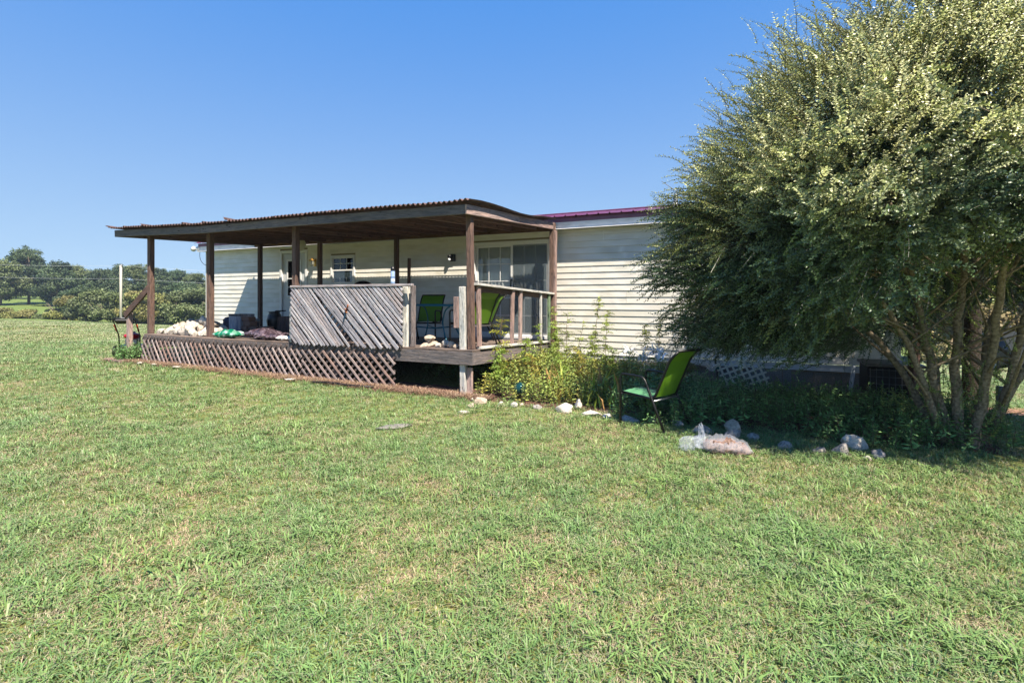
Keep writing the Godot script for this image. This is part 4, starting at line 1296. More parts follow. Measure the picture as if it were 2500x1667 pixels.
func garden_bed():
	M.sprig_weed = leafy_sprig(6, 0.17, 0.065, 0.016, 0.5, Color(0.14, 0.20, 0.05), Color(0.18, 0.24, 0.06), 3, 0.4)
	M.sprig_bush = leafy_sprig(6, 0.24, 0.075, 0.024, 0.4, Color(0.19, 0.28, 0.06), Color(0.28, 0.34, 0.08), 4, 0.45)
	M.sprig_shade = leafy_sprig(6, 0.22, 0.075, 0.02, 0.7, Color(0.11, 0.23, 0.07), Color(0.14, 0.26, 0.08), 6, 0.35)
	var g = RandomNumberGenerator.new()
	g.seed = 21
	# mulch strip before the lattice
	var st = st_new(true)
	var nx = 90
	for i in nx:
		for j in 6:
			var vv = []
			for q in [[i, j], [i + 1, j], [i + 1, j + 1], [i, j + 1]]:
				var s = lerpf(-8.9, 0.35, float(q[0]) / nx)
				var wide = 0.20 + 0.2 * nz.get_noise_1d(s * 0.9) + 0.12 * nz.get_noise_1d(s * 3.1)
				var w = 3.3 + (wide + 0.42) * q[1] / 6.0
				var p = hg(s, w, 0.0)
				p.y += 0.03 + 0.022 * nz.get_noise_2d(s * 5.0, w * 5.0) - (0.04 if q[1] == 6 else 0.0)
				vv.append(p)
			quad(st, vv[0], vv[1], vv[2], vv[3])
	meta(part(self, "mulch_bed", done(st), M.mulch), "strip of brown mulch along the foot of the lattice", "", "", "structure")
	var xs = []; var cs = []
	var straw = blade_tuft(7, 0.09, 0.004, 0.05, 1.6, [Color(0.36, 0.25, 0.17), Color(0.22, 0.14, 0.10), Color(0.46, 0.36, 0.26), Color(0.14, 0.09, 0.07)], 5)
	for i in 1900:
		var s = g.randf_range(-8.9, 0.3)
		var w = 3.74 + absf(g.randfn(0.0, 0.11))
		if w > 4.15: continue
		xs.append(Transform3D(Basis(Vector3.UP, g.randf() * TAU).scaled(Vector3.ONE * g.randf_range(0.5, 1.2)), hg(s, w, 0.03)))
		var k = g.randf_range(0.5, 1.4)
		cs.append(Color(k, k * g.randf_range(0.85, 1.0), k * g.randf_range(0.75, 1.0)))
	meta(swarm(self, "straw_litter", straw, M.straw, xs, cs), "dry straw and needles lying on the mulch strip", "straw", "", "stuff")
	# dark soil bed under the shrubs
	st = st_new(true)
	nx = 40
	for i in nx:
		for j in 20:
			var vv = []
			for q in [[i, j], [i + 1, j], [i + 1, j + 1], [i, j + 1]]:
				var s = lerpf(0.03, 6.0, float(q[0]) / nx)
				var w1 = 3.75 + 0.15 * sin(s * 2.0)
				var w = lerpf(0.03, w1, q[1] / 20.0)
				var p = hg(s, w, 0.018)
				p.y += 0.015 * nz.get_noise_2d(s * 4.0, w * 4.0) - (0.03 if q[1] == 20 or q[0] == nx else 0.0)
				vv.append(p)
			quad(st, vv[0], vv[1], vv[2], vv[3])
	meta(part(self, "garden_bed", done(st), M.mulch), "overgrown soil bed between the rock border and the house", "", "", "structure")
	# sunny weeds beside the deck
	xs = []; cs = []
	for i in 1650:
		var s = g.randf_range(0.06, 2.6)
		var w = g.randf_range(0.35, 3.7)
		var lim = 3.75 - 0.35 * maxf(0.0, s - 0.4) * 0.6
		if w > lim: continue
		var tall = 0.44 * clampf((3.9 - w) / 0.9, 0.2, 1.0) * (0.75 + 0.5 * nz.get_noise_2d(s * 1.7, w * 1.7))
		if s > 0.85 and w > 2.3: tall *= 0.4
		if w > 3.3: tall *= 0.6
		if w < 1.3 and s > 0.3: tall *= 0.5
		var h = tall * sqrt(g.randf())
		var tilt = g.randf_range(0.1, 1.0)
		xs.append(Transform3D(Basis(Vector3.UP, g.randf() * TAU) * Basis(Vector3(0, 0, 1), tilt).scaled(Vector3.ONE * g.randf_range(0.6, 1.2)), hg(s, w, h)))
		var k = g.randf_range(0.7, 1.3)
		var dry = clampf(nz.get_noise_2d(s * 2.5 + 9.0, w * 2.5) * 1.6 + g.randf_range(-0.3, 0.3), 0, 1)
		cs.append(Color(k, k, k).lerp(Color(1.7, 1.05, 0.85) * k, dry * 0.85))
	meta(swarm(self, "weeds", M.sprig_bush, M.weed, xs, cs), "dense sunny weeds growing beside the deck's right side", "weeds", "", "stuff")
	# shady undergrowth
	xs = []; cs = []
	for i in 3400:
		var s = g.randf_range(2.1, 6.1)
		var w = g.randf_range(0.25, 4.05)
		if w > 3.85 + 0.2 * sin(s * 3.0): continue
		if w < 1.7 and g.randf() < 0.85: continue
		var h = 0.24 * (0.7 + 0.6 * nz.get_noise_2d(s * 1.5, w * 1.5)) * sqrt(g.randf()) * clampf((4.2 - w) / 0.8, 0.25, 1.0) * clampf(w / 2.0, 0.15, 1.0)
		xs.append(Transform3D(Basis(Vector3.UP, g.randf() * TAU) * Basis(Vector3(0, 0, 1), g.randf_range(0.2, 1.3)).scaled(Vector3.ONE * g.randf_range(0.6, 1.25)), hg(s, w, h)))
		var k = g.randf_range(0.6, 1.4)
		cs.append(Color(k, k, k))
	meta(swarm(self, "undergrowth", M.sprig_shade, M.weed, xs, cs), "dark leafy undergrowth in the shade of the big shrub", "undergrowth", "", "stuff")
	# fresh green plants under the deck edge and at the stair foot
	xs = []; cs = []
	for i in 90:
		xs.append(Transform3D(Basis(Vector3.UP, g.randf() * TAU) * Basis(Vector3(0, 0, 1), g.randf_range(0.2, 1.2)), hg(g.randf_range(-1.3, 0.0), g.randf_range(1.2, 3.3), g.randf_range(0.0, 0.25))))
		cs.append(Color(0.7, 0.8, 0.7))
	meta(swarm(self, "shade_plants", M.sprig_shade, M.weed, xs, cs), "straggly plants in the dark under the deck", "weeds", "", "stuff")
	var bush = thing("green_bush", "low green bush at the foot of the porch steps", "bush", Transform3D(Basis.IDENTITY, on_ground(-8.2, -10.95)))
	xs = []; cs = []
	for i in 120:
		var d = Vector3(g.randf_range(-1, 1), g.randf_range(0, 1), g.randf_range(-1, 1)).normalized() * g.randf_range(0.3, 1.0)
		xs.append(Transform3D(Basis(Vector3.UP, g.randf() * TAU) * Basis(Vector3(0, 0, 1), g.randf_range(0.1, 1.1)), d * Vector3(0.3, 0.24, 0.3)))
		var k = g.randf_range(0.8, 1.5)
		cs.append(Color(k, k, k))
	swarm(bush, "foliage", M.sprig_shade, M.weed, xs, cs).set_meta("kind", "stuff")
	# tall weeds, one by one
	var olive = Color(1.3, 1.2, 0.8)
	var tw = [
		["tall goldenrod with yellow tip standing against the bright siding", 1.02, 0.9, 1.55, Vector3(0.05, 0, 0), 44, true, olive],
		["tall thin weed at the corner of the porch post and siding", 0.10, 0.55, 1.35, Vector3(-0.03, 0, 0), 34, false, olive],
		["slender weed just right of the porch corner weed", 0.38, 0.7, 1.25, Vector3(0.05, 0, 0), 34, false, olive],
		["short branching weed leaning right before the siding", 0.62, 0.8, 1.1, Vector3(0.14, 0, 0), 26, false, olive],
		["second goldenrod, shorter, just right of the tall yellow one", 1.2, 0.95, 1.3, Vector3(0.08, 0, 0), 34, true, olive],
		["dark weed stem left of the white flowers", 1.95, 0.9, 1.1, Vector3(-0.04, 0, 0), 38, false, Color(1.0, 0.9, 0.7)],
		["dark bushy weed behind the white flowers", 2.15, 0.85, 1.2, Vector3(0.05, 0, 0), 42, false, Color(1.1, 0.95, 0.7)],
		["tall dark weed close to the lawn chair's backrest", 2.62, 0.7, 1.2, Vector3(0.02, 0, 0), 46, false, Color(0.75, 0.7, 0.55)],
		["brown seeding weed rising before the side railing", 0.12, 3.05, 1.15, Vector3(0.03, 0, 0), 40, false, Color(2.0, 1.5, 0.9)],
		["thin green weed bending before the green baluster", 0.12, 1.2, 1.0, Vector3(-0.12, 0, 0), 24, false, Color(1.2, 1.3, 0.8)],
		["leafy green weed at the deck's side, nearest the front corner", 0.2, 3.3, 0.72, Vector3(0.02, 0, 0), 40, false, Color(1.2, 1.3, 0.7)],
		["leafy yellow-green weed midway along the deck's side", 0.2, 2.3, 0.75, Vector3(0.03, 0, 0), 40, false, Color(1.6, 1.5, 0.6)],
		["dense upright weed at the far end of the deck's side", 0.16, 0.75, 1.0, Vector3(0.0, 0, 0), 60, false, Color(1.3, 1.35, 0.75)],
	]
	for i in tw.size():
		var q = tw[i]
		weed_stem(q[0], hg(q[1], q[2], -0.02), q[3], 300 + i, q[7], q[5], q[4], q[6])
	var wisp = ["wispy weed nearest the deck corner, in front of the deck board", "wispy weed left of the glass globe, reaching the deck board", "wispy weed above the glass globe", "reddish wispy weed in the middle of the sunny weeds", "thin weed left of the sword-leaved clumps", "thin weed behind the left sword-leaved clump", "feathery weed below the tall goldenrod", "thin weed between goldenrod and white flowers", "low wispy weed in front of the white flowers", "thin dry weed beside the tallest sword-leaved clump"]
	for i in wisp.size():
		weed_stem(wisp[i], hg([0.2, 0.35, 0.62, 0.8, 0.95, 1.2, 1.1, 1.5, 1.85, 1.75][i], [3.1, 2.6, 2.9, 2.2, 2.5, 2.3, 1.4, 1.5, 2.1, 2.5][i], -0.02), [0.55, 0.8, 0.6, 0.75, 0.6, 0.7, 0.85, 0.7, 0.55, 0.6][i], 340 + i, [olive, Color(1.2, 1.3, 0.7), Color(1.9, 1.2, 0.8)][i % 3], 30, Vector3(g.randf_range(-0.12, 0.12), 0, 0))
	# sword-leaved clumps
	var sw = [[1.05, 2.95, "left clump of sword-shaped leaves with reddish tips"], [1.62, 3.1, "tallest clump of yellow-green sword-shaped leaves"], [1.98, 3.2, "clump of sword-shaped leaves nearest the lawn chair"], [1.82, 3.5, "small low clump of sword leaves closest to the rock border"]]
	for i in sw.size():
		var q = sw[i]
		var n = [26, 30, 20, 9][i]
		var cl = thing("iris_clump", q[2], "plant", Transform3D(Basis.IDENTITY, hg(q[0], q[1])))
		for k in n:
			var one = blade_tuft(1, [0.52, 0.62, 0.55, 0.34][i], 0.03, 0.0, 0.5, [Color(0.30, 0.42, 0.06), Color(0.42, 0.46, 0.08), Color(0.18, 0.32, 0.06), Color(0.42, 0.25, 0.10)], 500 + i * 40 + k)
			part(cl, "leaf", one, M.weed, Transform3D(Basis.IDENTITY, Vector3(g.randf_range(-0.16, 0.16), 0, g.randf_range(-0.1, 0.1))))
	# white spider-like flowers
	var fl = [[1.62, 1.0, 0.60, "single white ragged flower nearest the goldenrod"], [1.98, 1.35, 0.50, "white ragged flower low on the left of the group"], [2.02, 1.2, 0.32, "lowest drooping white flower of the group"], [2.13, 0.95, 0.66, "large topmost white flower right of the group"], [2.25, 1.0, 0.60, "white flower beside the topmost one"], [2.24, 1.45, 0.48, "white flower just below the topmost pair"], [2.22, 1.8, 0.30, "small white flower near the chair arm"], [3.0, 0.55, 0.36, "lone white flower to the right of the lawn chair's back"]]
	for i in fl.size():
		var q = fl[i]
		var t = thing("white_flower", q[3], "flower", Transform3D(Basis.IDENTITY, hg(q[0], q[1])))
		pipe(t, "stem", [Vector3(0.02, -0.02, 0), Vector3(0, q[2], 0)], 0.004, mat(Color(0.25, 0.35, 0.15), 0.7), 5)
		for k in 3:
			var pt = blade_tuft(10, 0.15, 0.03, 0.03, 1.4, [Color(0.78, 0.80, 0.86), Color(0.85, 0.85, 0.88)], 700 + i * 5 + k)
			part(t, "petals", pt, M.flower, Transform3D(Basis(Vector3.RIGHT, g.randf_range(-0.9, 0.9)) * Basis(Vector3(0, 0, 1), g.randf_range(-0.9, 0.9)), Vector3(g.randf_range(-0.05, 0.05), q[2] + g.randf_range(-0.05, 0.03), 0)))
	# rock border
	var rk = [
		[-0.55, -7.12, 0.05, 0.05, 0, "small white rock at the foot of the deck corner post"], [-0.42, -7.0, 0.16, 0.10, 2, "mossy white boulder right of the deck corner post"], [-0.55, -6.8, 0.12, 0.05, 2, "half buried pinkish rock before the mossy boulder"], [-0.62, -6.45, 0.12, 0.03, 0, "flat pale stone sunk in the grass before the bed"],
		[-0.16, -6.93, 0.08, 0.05, 0, "small pointed white stone left of the glass globe"], [0.03, -6.85, 0.11, 0.07, 0, "grey white stone below the glass globe"], [0.13, -6.88, 0.07, 0.05, 2, "little cream stone touching the stone below the globe"], [0.33, -6.75, 0.12, 0.07, 1, "dark spotted rock between the globe and the white boulder"],
		[0.68, -6.6, 0.19, 0.12, 0, "biggest bright white two-humped boulder of the sunny border"], [0.88, -6.78, 0.13, 0.12, 0, "upright pointed white boulder behind the sunny border"], [0.99, -6.42, 0.21, 0.07, 0, "long low white rock with dark streaks in the border"], [1.17, -6.28, 0.12, 0.07, 0, "oval white rock nearest the chair's front leg"],
		[1.42, -6.12, 0.22, 0.08, 1, "flat shaded rock under the lawn chair"], [1.70, -6.12, 0.11, 0.08, 1, "small shaded rock between the chair's rear legs"], [1.93, -5.95, 0.14, 0.09, 1, "shaded rock beside the chair's nearest rear leg"], [2.10, -5.65, 0.20, 0.11, 1, "long grey wedge rock behind the plastic bag"],
		[2.32, -5.42, 0.20, 0.12, 1, "broad grey rock with a notch, right behind the plastic bag"], [2.48, -5.72, 0.17, 0.15, 2, "brownish rock set back in the undergrowth"], [2.58, -5.45, 0.12, 0.08, 1, "low shaded rock right of the notched rock"], [2.73, -5.12, 0.15, 0.07, 1, "isolated low rock in the shaded border"],
		[3.0, -4.97, 0.12, 0.06, 1, "low pale rock left of the round boulder pair"], [3.16, -4.92, 0.15, 0.12, 1, "rounded grey boulder in front of the big flat one"], [3.42, -5.1, 0.21, 0.16, 0, "big flat-faced pale boulder near the tree trunk"], [3.46, -4.85, 0.14, 0.08, 1, "dark grey rock to the right of the big flat-faced boulder"], [3.30, -4.75, 0.06, 0.05, 0, "tiny pale rock under the big flat-faced boulder"],
	]
	for i in rk.size():
		var q = rk[i]
		rock("border_rock", q[5], on_ground(q[0], q[1]), Vector3(q[2] * 0.74, q[3] * 0.72, q[2] * 0.55), 200 + i, q[4], "", 0.5, 0.0)
	# globe
	var gl = part(self, "glass_globe", lump_mesh(Vector3(0.095, 0.095, 0.095), 1, 0.0, 0, 14, true, 0.0), mat(Color(0.12, 0.27, 0.27), 0.05, 0.3), at(on_ground(0.11, -7.25, 0.16)))
	meta(gl, "blue-green glass garden globe half hidden in weeds", "garden globe")
	# scraps on the mulch
	for q in [[-7.55, 3.97, "flat white stone at the left end of the mulch strip"], [-7.1, 3.96, "white paper scrap on the mulch under the third slat gap"], [-6.35, 3.98, "two-lobed white scrap on the left mulch edge"], [-3.3, 4.0, "pale seedling leaf pair on the mulch before the right skirt panel"]]:
		meta(part(self, "white_scrap", lump_mesh(Vector3(0.09, 0.014, 0.05), int(absf(q[0]) * 10), 0.6, 0, 8), M.rock[0], at(hg(q[0], q[1], 0.045), q[0])), q[2], "scrap")
	meta(pipe(self, "black_hose", [hg(-2.75, 4.03, 0.05), hg(-2.4, 3.97, 0.055), hg(-2.0, 4.01, 0.05), hg(-1.6, 3.93, 0.05)], 0.018, M.black, 8, 0.2), "black hose lying on the mulch by the lattice's right end", "hose")
	meta(board(self, "edging_board", hg(-8.95, 3.88, 0.03), hg(-8.2, 3.97, 0.03), Vector3.UP, 0.06, 0.1, M.purl[1]), "pinkish edging board at the left end of the mulch", "board")

# ================================================================ things on the lawn
func lawn_things():
	meta(part(self, "concrete_slab", lump_mesh(Vector3(0.19, 0.025, 0.10), 55, 0.5, 4, 12), M.concrete, at(on_ground(-1.31, -5.75, 0.02), 0.5)), "small grey concrete slab sunk in the open lawn", "slab")
	var b = thing("plastic_bag", "clear plastic bag of mixed trash lying on the lawn", "bag", Transform3D(Basis(Vector3.UP, -0.25), on_ground(2.0, -4.98, 0.06)))
	part(b, "contents", sack_mesh(0.42, 0.14, 0.26, 61), M.bagfill, Transform3D(Basis(Vector3(0, 0, 1), -0.06), Vector3(0.08, -0.005, 0)))
	part(b, "film", sack_mesh(0.52, 0.17, 0.3, 64), M.clearbag, Transform3D(Basis(Vector3(0, 0, 1), -0.06), Vector3(0.04, 0.01, 0)))
	part(b, "loose_film", lump_mesh(Vector3(0.14, 0.08, 0.09), 67, 1.1, 5, 12, false, 0.2), M.clearbag, Transform3D(Basis(Vector3(0, 0, 1), 0.3), Vector3(-0.24, 0.03, 0.03)))
	part(b, "film_tip", lump_mesh(Vector3(0.03, 0.085, 0.05), 68, 0.9, 4, 10, false, 0.2), M.clearbag, Transform3D(Basis(Vector3(0, 0, 1), 0.25), Vector3(-0.15, 0.12, 0.0)))
	# push mower left of the steps
	var m = thing("lawn_mower", "red and black push mower parked left of the porch steps", "lawn mower", Transform3D(Basis(Vector3.UP, 2.0), on_ground(-9.05, -12.2)))
	var red = mat(Color(0.66, 0.03, 0.06), 0.3)
	part(m, "deck", lathe_mesh([Vector2(0.3, 0.08), Vector2(0.31, 0.2), Vector2(0.26, 0.25), Vector2(0.001, 0.26)], 20), M.blackplastic, Transform3D(Basis.IDENTITY.scaled(Vector3(1.25, 1, 0.85)), Vector3.ZERO))
	part(m, "engine", box_mesh(Vector3(0.28, 0.16, 0.26), 0.03), M.steel, at(Vector3(0.02, 0.33, 0)))
	part(m, "engine_cover", lump_mesh(Vector3(0.22, 0.09, 0.18), 5, 0.15, 2, 10), red, at(Vector3(0.02, 0.46, 0)))
	part(m, "intake_grille", box_mesh(Vector3(0.1, 0.03, 0.1), 0.01), M.blackplastic, at(Vector3(0.02, 0.55, 0)))
	for q in [[-0.32, 0.13], [0.32, 0.1]]:
		for s in [-1, 1]:
			var wl = part(m, "wheel", lathe_mesh([Vector2(q[1] * 0.7, -0.025), Vector2(q[1], -0.02), Vector2(q[1], 0.02), Vector2(q[1] * 0.7, 0.025), Vector2(q[1] * 0.7, -0.025)], 18), M.rubber, Transform3D(Basis(Vector3.RIGHT, PI / 2), Vector3(q[0], q[1], s * 0.27)))
			part(wl, "rim", lathe_mesh([Vector2(0.001, 0.02), Vector2(q[1] * 0.3, 0.022), Vector2(q[1] * 0.7, 0.012), Vector2(q[1] * 0.7, -0.012), Vector2(q[1] * 0.3, -0.022), Vector2(0.001, -0.02)], 14), mat(Color(0.75, 0.76, 0.78), 0.4))
	for s in [-1, 1]:
		pipe(m, "handle_bar", [Vector3(-0.24, 0.2, s * 0.2), Vector3(-0.30, 0.5, s * 0.2), Vector3(-0.75, 0.86, s * 0.2)], 0.014, M.black)
		pipe(m, "handle_bar", [Vector3(-0.44, 0.6, s * 0.212), Vector3(-0.62, 0.75, s * 0.212)], 0.012, mat(Color(0.8, 0.25, 0.05), 0.5))
	pipe(m, "grip", [Vector3(-0.75, 0.86, -0.2), Vector3(-0.84, 0.9, -0.18), Vector3(-0.84, 0.9, 0.18), Vector3(-0.75, 0.86, 0.2)], 0.016, M.black)
	part(m, "control_panel", box_mesh(Vector3(0.14, 0.06, 0.34), 0.02), M.blackplastic, Transform3D(Basis(Vector3(0, 0, 1), -0.6), Vector3(-0.68, 0.83, 0)))
	part(m, "panel_stripe", box_mesh(Vector3(0.1, 0.02, 0.2), 0.008), red, Transform3D(Basis(Vector3(0, 0, 1), -0.6), Vector3(-0.64, 0.85, 0.08)))

# ================================================================ the big shrub on the right
const TB := Vector3(4.63, -0.02, -5.36)

func crown_keep(p: Vector3) -> bool:
	var q = p - TB
	# the skirt hangs low on the left and at the back, and is high towards the camera and to the right
	var low = 1.95
	low = lerpf(low, 0.85, smoothstep(-0.9, -2.1, q.x))
	low = lerpf(low, lerpf(0.8, 1.45, smoothstep(0.5, 1.9, q.x)), smoothstep(-0.7, -1.6, q.z))
	low += 0.25 * nz.get_noise_2d(p.x * 1.8, p.z * 1.8)
	return p.y > low

func big_tree():
	var t = thing("big_shrub", "huge many-stemmed shrub with yellow-edged leaves at the right", "shrub", Transform3D.IDENTITY)
	var g = RandomNumberGenerator.new()
	g.seed = 77
	# stems: base offsets and where they lean
	var stems = [
		[Vector3(-0.05, 0, 0.1), Vector3(-0.10, 1.0, 0.1), Vector3(-0.02, 2.0, 0.15), Vector3(-0.15, 3.3, 0.3), 0.055],
		[Vector3(0.12, 0, 0.1), Vector3(0.52, 0.42, 0.15), Vector3(0.62, 1.3, 0.2), Vector3(0.85, 3.2, 0.3), 0.06],
		[Vector3(0.15, 0, 0.0), Vector3(0.60, 0.55, -0.1), Vector3(0.72, 1.4, -0.2), Vector3(1.5, 3.0, -0.3), 0.05],
		[Vector3(-0.15, 0, 0.05), Vector3(-0.32, 0.7, 0.0), Vector3(-0.42, 1.5, 0.0), Vector3(-0.9, 3.4, 0.2), 0.055],
		[Vector3(-0.2, 0, 0.0), Vector3(-0.5, 0.5, 0.1), Vector3(-0.95, 1.4, 0.15), Vector3(-2.0, 2.6, 0.2), 0.045],
		[Vector3(-0.2, 0, -0.1), Vector3(-0.55, 0.8, -0.3), Vector3(-1.2, 1.6, -0.6), Vector3(-2.3, 2.5, -0.9), 0.045],
		[Vector3(0.0, 0, -0.15), Vector3(0.0, 0.9, -0.3), Vector3(-0.1, 2.0, -0.6), Vector3(-0.2, 3.6, -0.9), 0.06],
		[Vector3(0.05, 0, 0.18), Vector3(0.05, 0.8, 0.35), Vector3(-0.25, 1.9, 0.8), Vector3(-0.5, 2.9, 1.3), 0.05],
		[Vector3(0.2, 0, 0.1), Vector3(0.95, 0.8, 0.1), Vector3(1.25, 1.6, 0.2), Vector3(2.0, 3.0, 0.4), 0.05],
	]
	for i in stems.size():
		var q = stems[i]
		var raw = []
		for k in 4: raw.append(TB + q[k] * Vector3([0.42, 0.68, 0.85, 1.0][k], 1, 1) - Vector3(0, 0.05 if k == 0 else 0.0, 0))
		var path = smooth_path(raw, 6)
		var rad = []
		for k in path.size():
			var f = float(k) / (path.size() - 1)
			path[k] += Vector3(nz.get_noise_2d(k * 0.35, i * 9.0), 0, nz.get_noise_2d(k * 0.35, i * 9.0 + 4.0)) * 0.05 * minf(1.0, f * 3.0)
			rad.append(q[4] * (1.25 if k == 0 else 1.0) * lerpf(1.0, 0.28, f))
		var st = st_new(true)
		tube(st, path, rad, 10)
		for b in 7:
			var k = int(lerpf(path.size() * 0.35, path.size() - 2, b / 6.0))
			var a = g.randf() * TAU
			var dir = Vector3(cos(a), g.randf_range(0.3, 0.9), sin(a) * 0.9)
			var l = g.randf_range(0.7, 1.4)
			var bp = smooth_path([path[k], path[k] + dir * l * 0.45, path[k] + dir * l + Vector3(0, g.randf_range(-0.25, 0.2), 0)], 4)
			var br = []
			for z in bp.size(): br.append(rad[k] * 0.45 * lerpf(1.0, 0.3, float(z) / bp.size()))
			tube(st, bp, br, 6)
		part(t, "trunk", done(st), M.bark)
	# foliage: leafy sprays over lobes of an uneven dome
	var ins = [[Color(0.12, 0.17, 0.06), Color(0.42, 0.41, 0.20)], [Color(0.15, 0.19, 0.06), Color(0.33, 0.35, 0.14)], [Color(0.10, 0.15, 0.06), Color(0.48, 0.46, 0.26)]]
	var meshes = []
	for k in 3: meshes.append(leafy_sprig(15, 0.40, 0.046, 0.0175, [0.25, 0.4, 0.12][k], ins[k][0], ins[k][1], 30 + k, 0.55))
	var C = Vector3(4.85, 2.2, -5.35)
	var R = Vector3(2.65, 2.55, 2.0)
	var xs = [[], [], []]
	var cs = [[], [], []]
	var made = 0
	var tries = 0
	while made < 25000 and tries < 190000:
		tries += 1
		var d = Vector3(g.randfn(), g.randfn(), g.randfn()).normalized()
		if d.y < -0.75: continue
		var lob = 1.0 + 0.17 * nz.get_noise_3dv(d * 2.1 + Vector3(3, 1, 7)) + 0.2 * nz.get_noise_3dv(d * 4.5)
		var depth = 1.0 - 0.42 * pow(g.randf(), 1.7)
		if g.randf() < 0.06: depth = g.randf_range(1.0, 1.14)
		var p = C + d * Vector3(R.x if d.x < 0.0 else 3.4, R.y, R.z * (1.0 + 0.15 * clampf(d.x, 0, 1)) if d.z > 0.0 else lerpf(2.4, 3.3, smoothstep(-0.6, 0.2, d.x))) * lob * depth
		p.z -= 0.5 * maxf(0.0, -d.x)
		if not crown_keep(p): continue
		# clearings between sprays, so that gaps open
		if nz.get_noise_3dv(p * 1.35 + Vector3(20, 0, 0)) < -0.2 and depth > 0.66: continue
		var outv = (d / R).normalized()
		var dir = (outv * 1.0 + Vector3(g.randf_range(-0.6, 0.6), g.randf_range(-0.2, 0.7) if d.y > 0.0 else g.randf_range(-0.6, 0.3), g.randf_range(-0.6, 0.6))).normalized()
		var side = dir.cross(Vector3.UP)
		side = side.normalized() if side.length() > 0.05 else Vector3.RIGHT
		var b = Basis(dir.cross(side).normalized() * -1.0, dir, side) * Basis(Vector3.UP, g.randf_range(-0.8, 0.8))
		if b.determinant() < 0: b.x = -b.x
		var k = g.randi() % 3
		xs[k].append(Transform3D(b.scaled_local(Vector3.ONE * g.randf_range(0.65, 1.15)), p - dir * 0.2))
		# sunlit top and shaded lower inside put into leaf colour, with paler new growth
		var lit_growth = smoothstep(1.9, 3.1, p.y - 0.15 * (p.x - 3.4) + 0.8 * nz.get_noise_3dv(p * 0.9)) * smoothstep(0.62, 0.9, depth)
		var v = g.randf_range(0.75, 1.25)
		cs[k].append(Color(0.30, 0.46, 0.46).lerp(Color(1.55, 1.5, 1.3), lit_growth) * v)
		made += 1
	# drooping boughs that reach out past the dome on the left
	for lobe in [[Vector3(2.25, 1.9, -6.1), Vector3(0.62, 0.38, 0.5), 420], [Vector3(2.55, 1.25, -6.2), Vector3(0.6, 0.4, 0.5), 420], [Vector3(2.2, 2.5, -6.0), Vector3(0.4, 0.3, 0.4), 200], [Vector3(3.3, 1.15, -5.6), Vector3(0.6, 0.35, 0.5), 330]]:
		for i in lobe[2]:
			var d = Vector3(g.randfn(), g.randfn(), g.randfn()).normalized() * pow(g.randf(), 0.45)
			var p = lobe[0] + d * lobe[1]
			var dir = Vector3(-0.8 + g.randf_range(-0.5, 0.5), g.randf_range(-0.35, 0.5), g.randf_range(-0.6, 0.6)).normalized()
			var side = dir.cross(Vector3.UP).normalized()
			var k = g.randi() % 3
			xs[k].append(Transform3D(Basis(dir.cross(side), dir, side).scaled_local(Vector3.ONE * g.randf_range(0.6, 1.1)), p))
			cs[k].append(Color(0.32, 0.48, 0.46).lerp(Color(1.4, 1.35, 1.1), smoothstep(0.1, 0.9, d.y + 0.3 * g.randf())) * g.randf_range(0.75, 1.25))  # same tint on the boughs: lit tops pale, shaded undersides dark
	# shoots and suckers near the foot
	for i in 300:
		var a = g.randf() * TAU
		var p = TB + Vector3(cos(a) * g.randf_range(0.1, 0.75), g.randf_range(0.15, 2.2), sin(a) * g.randf_range(0.1, 0.5))
		xs[1].append(Transform3D(Basis(Vector3.UP, g.randf() * TAU) * Basis(Vector3(0, 0, 1), g.randf_range(0.2, 1.6)).scaled(Vector3.ONE * g.randf_range(0.5, 0.8)), p))
		cs[1].append(Color(1.1, 1.3, 0.9) * g.randf_range(0.8, 1.3))
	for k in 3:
		swarm(t, "foliage", meshes[k], M.leaf, xs[k], cs[k]).set_meta("kind", "stuff")

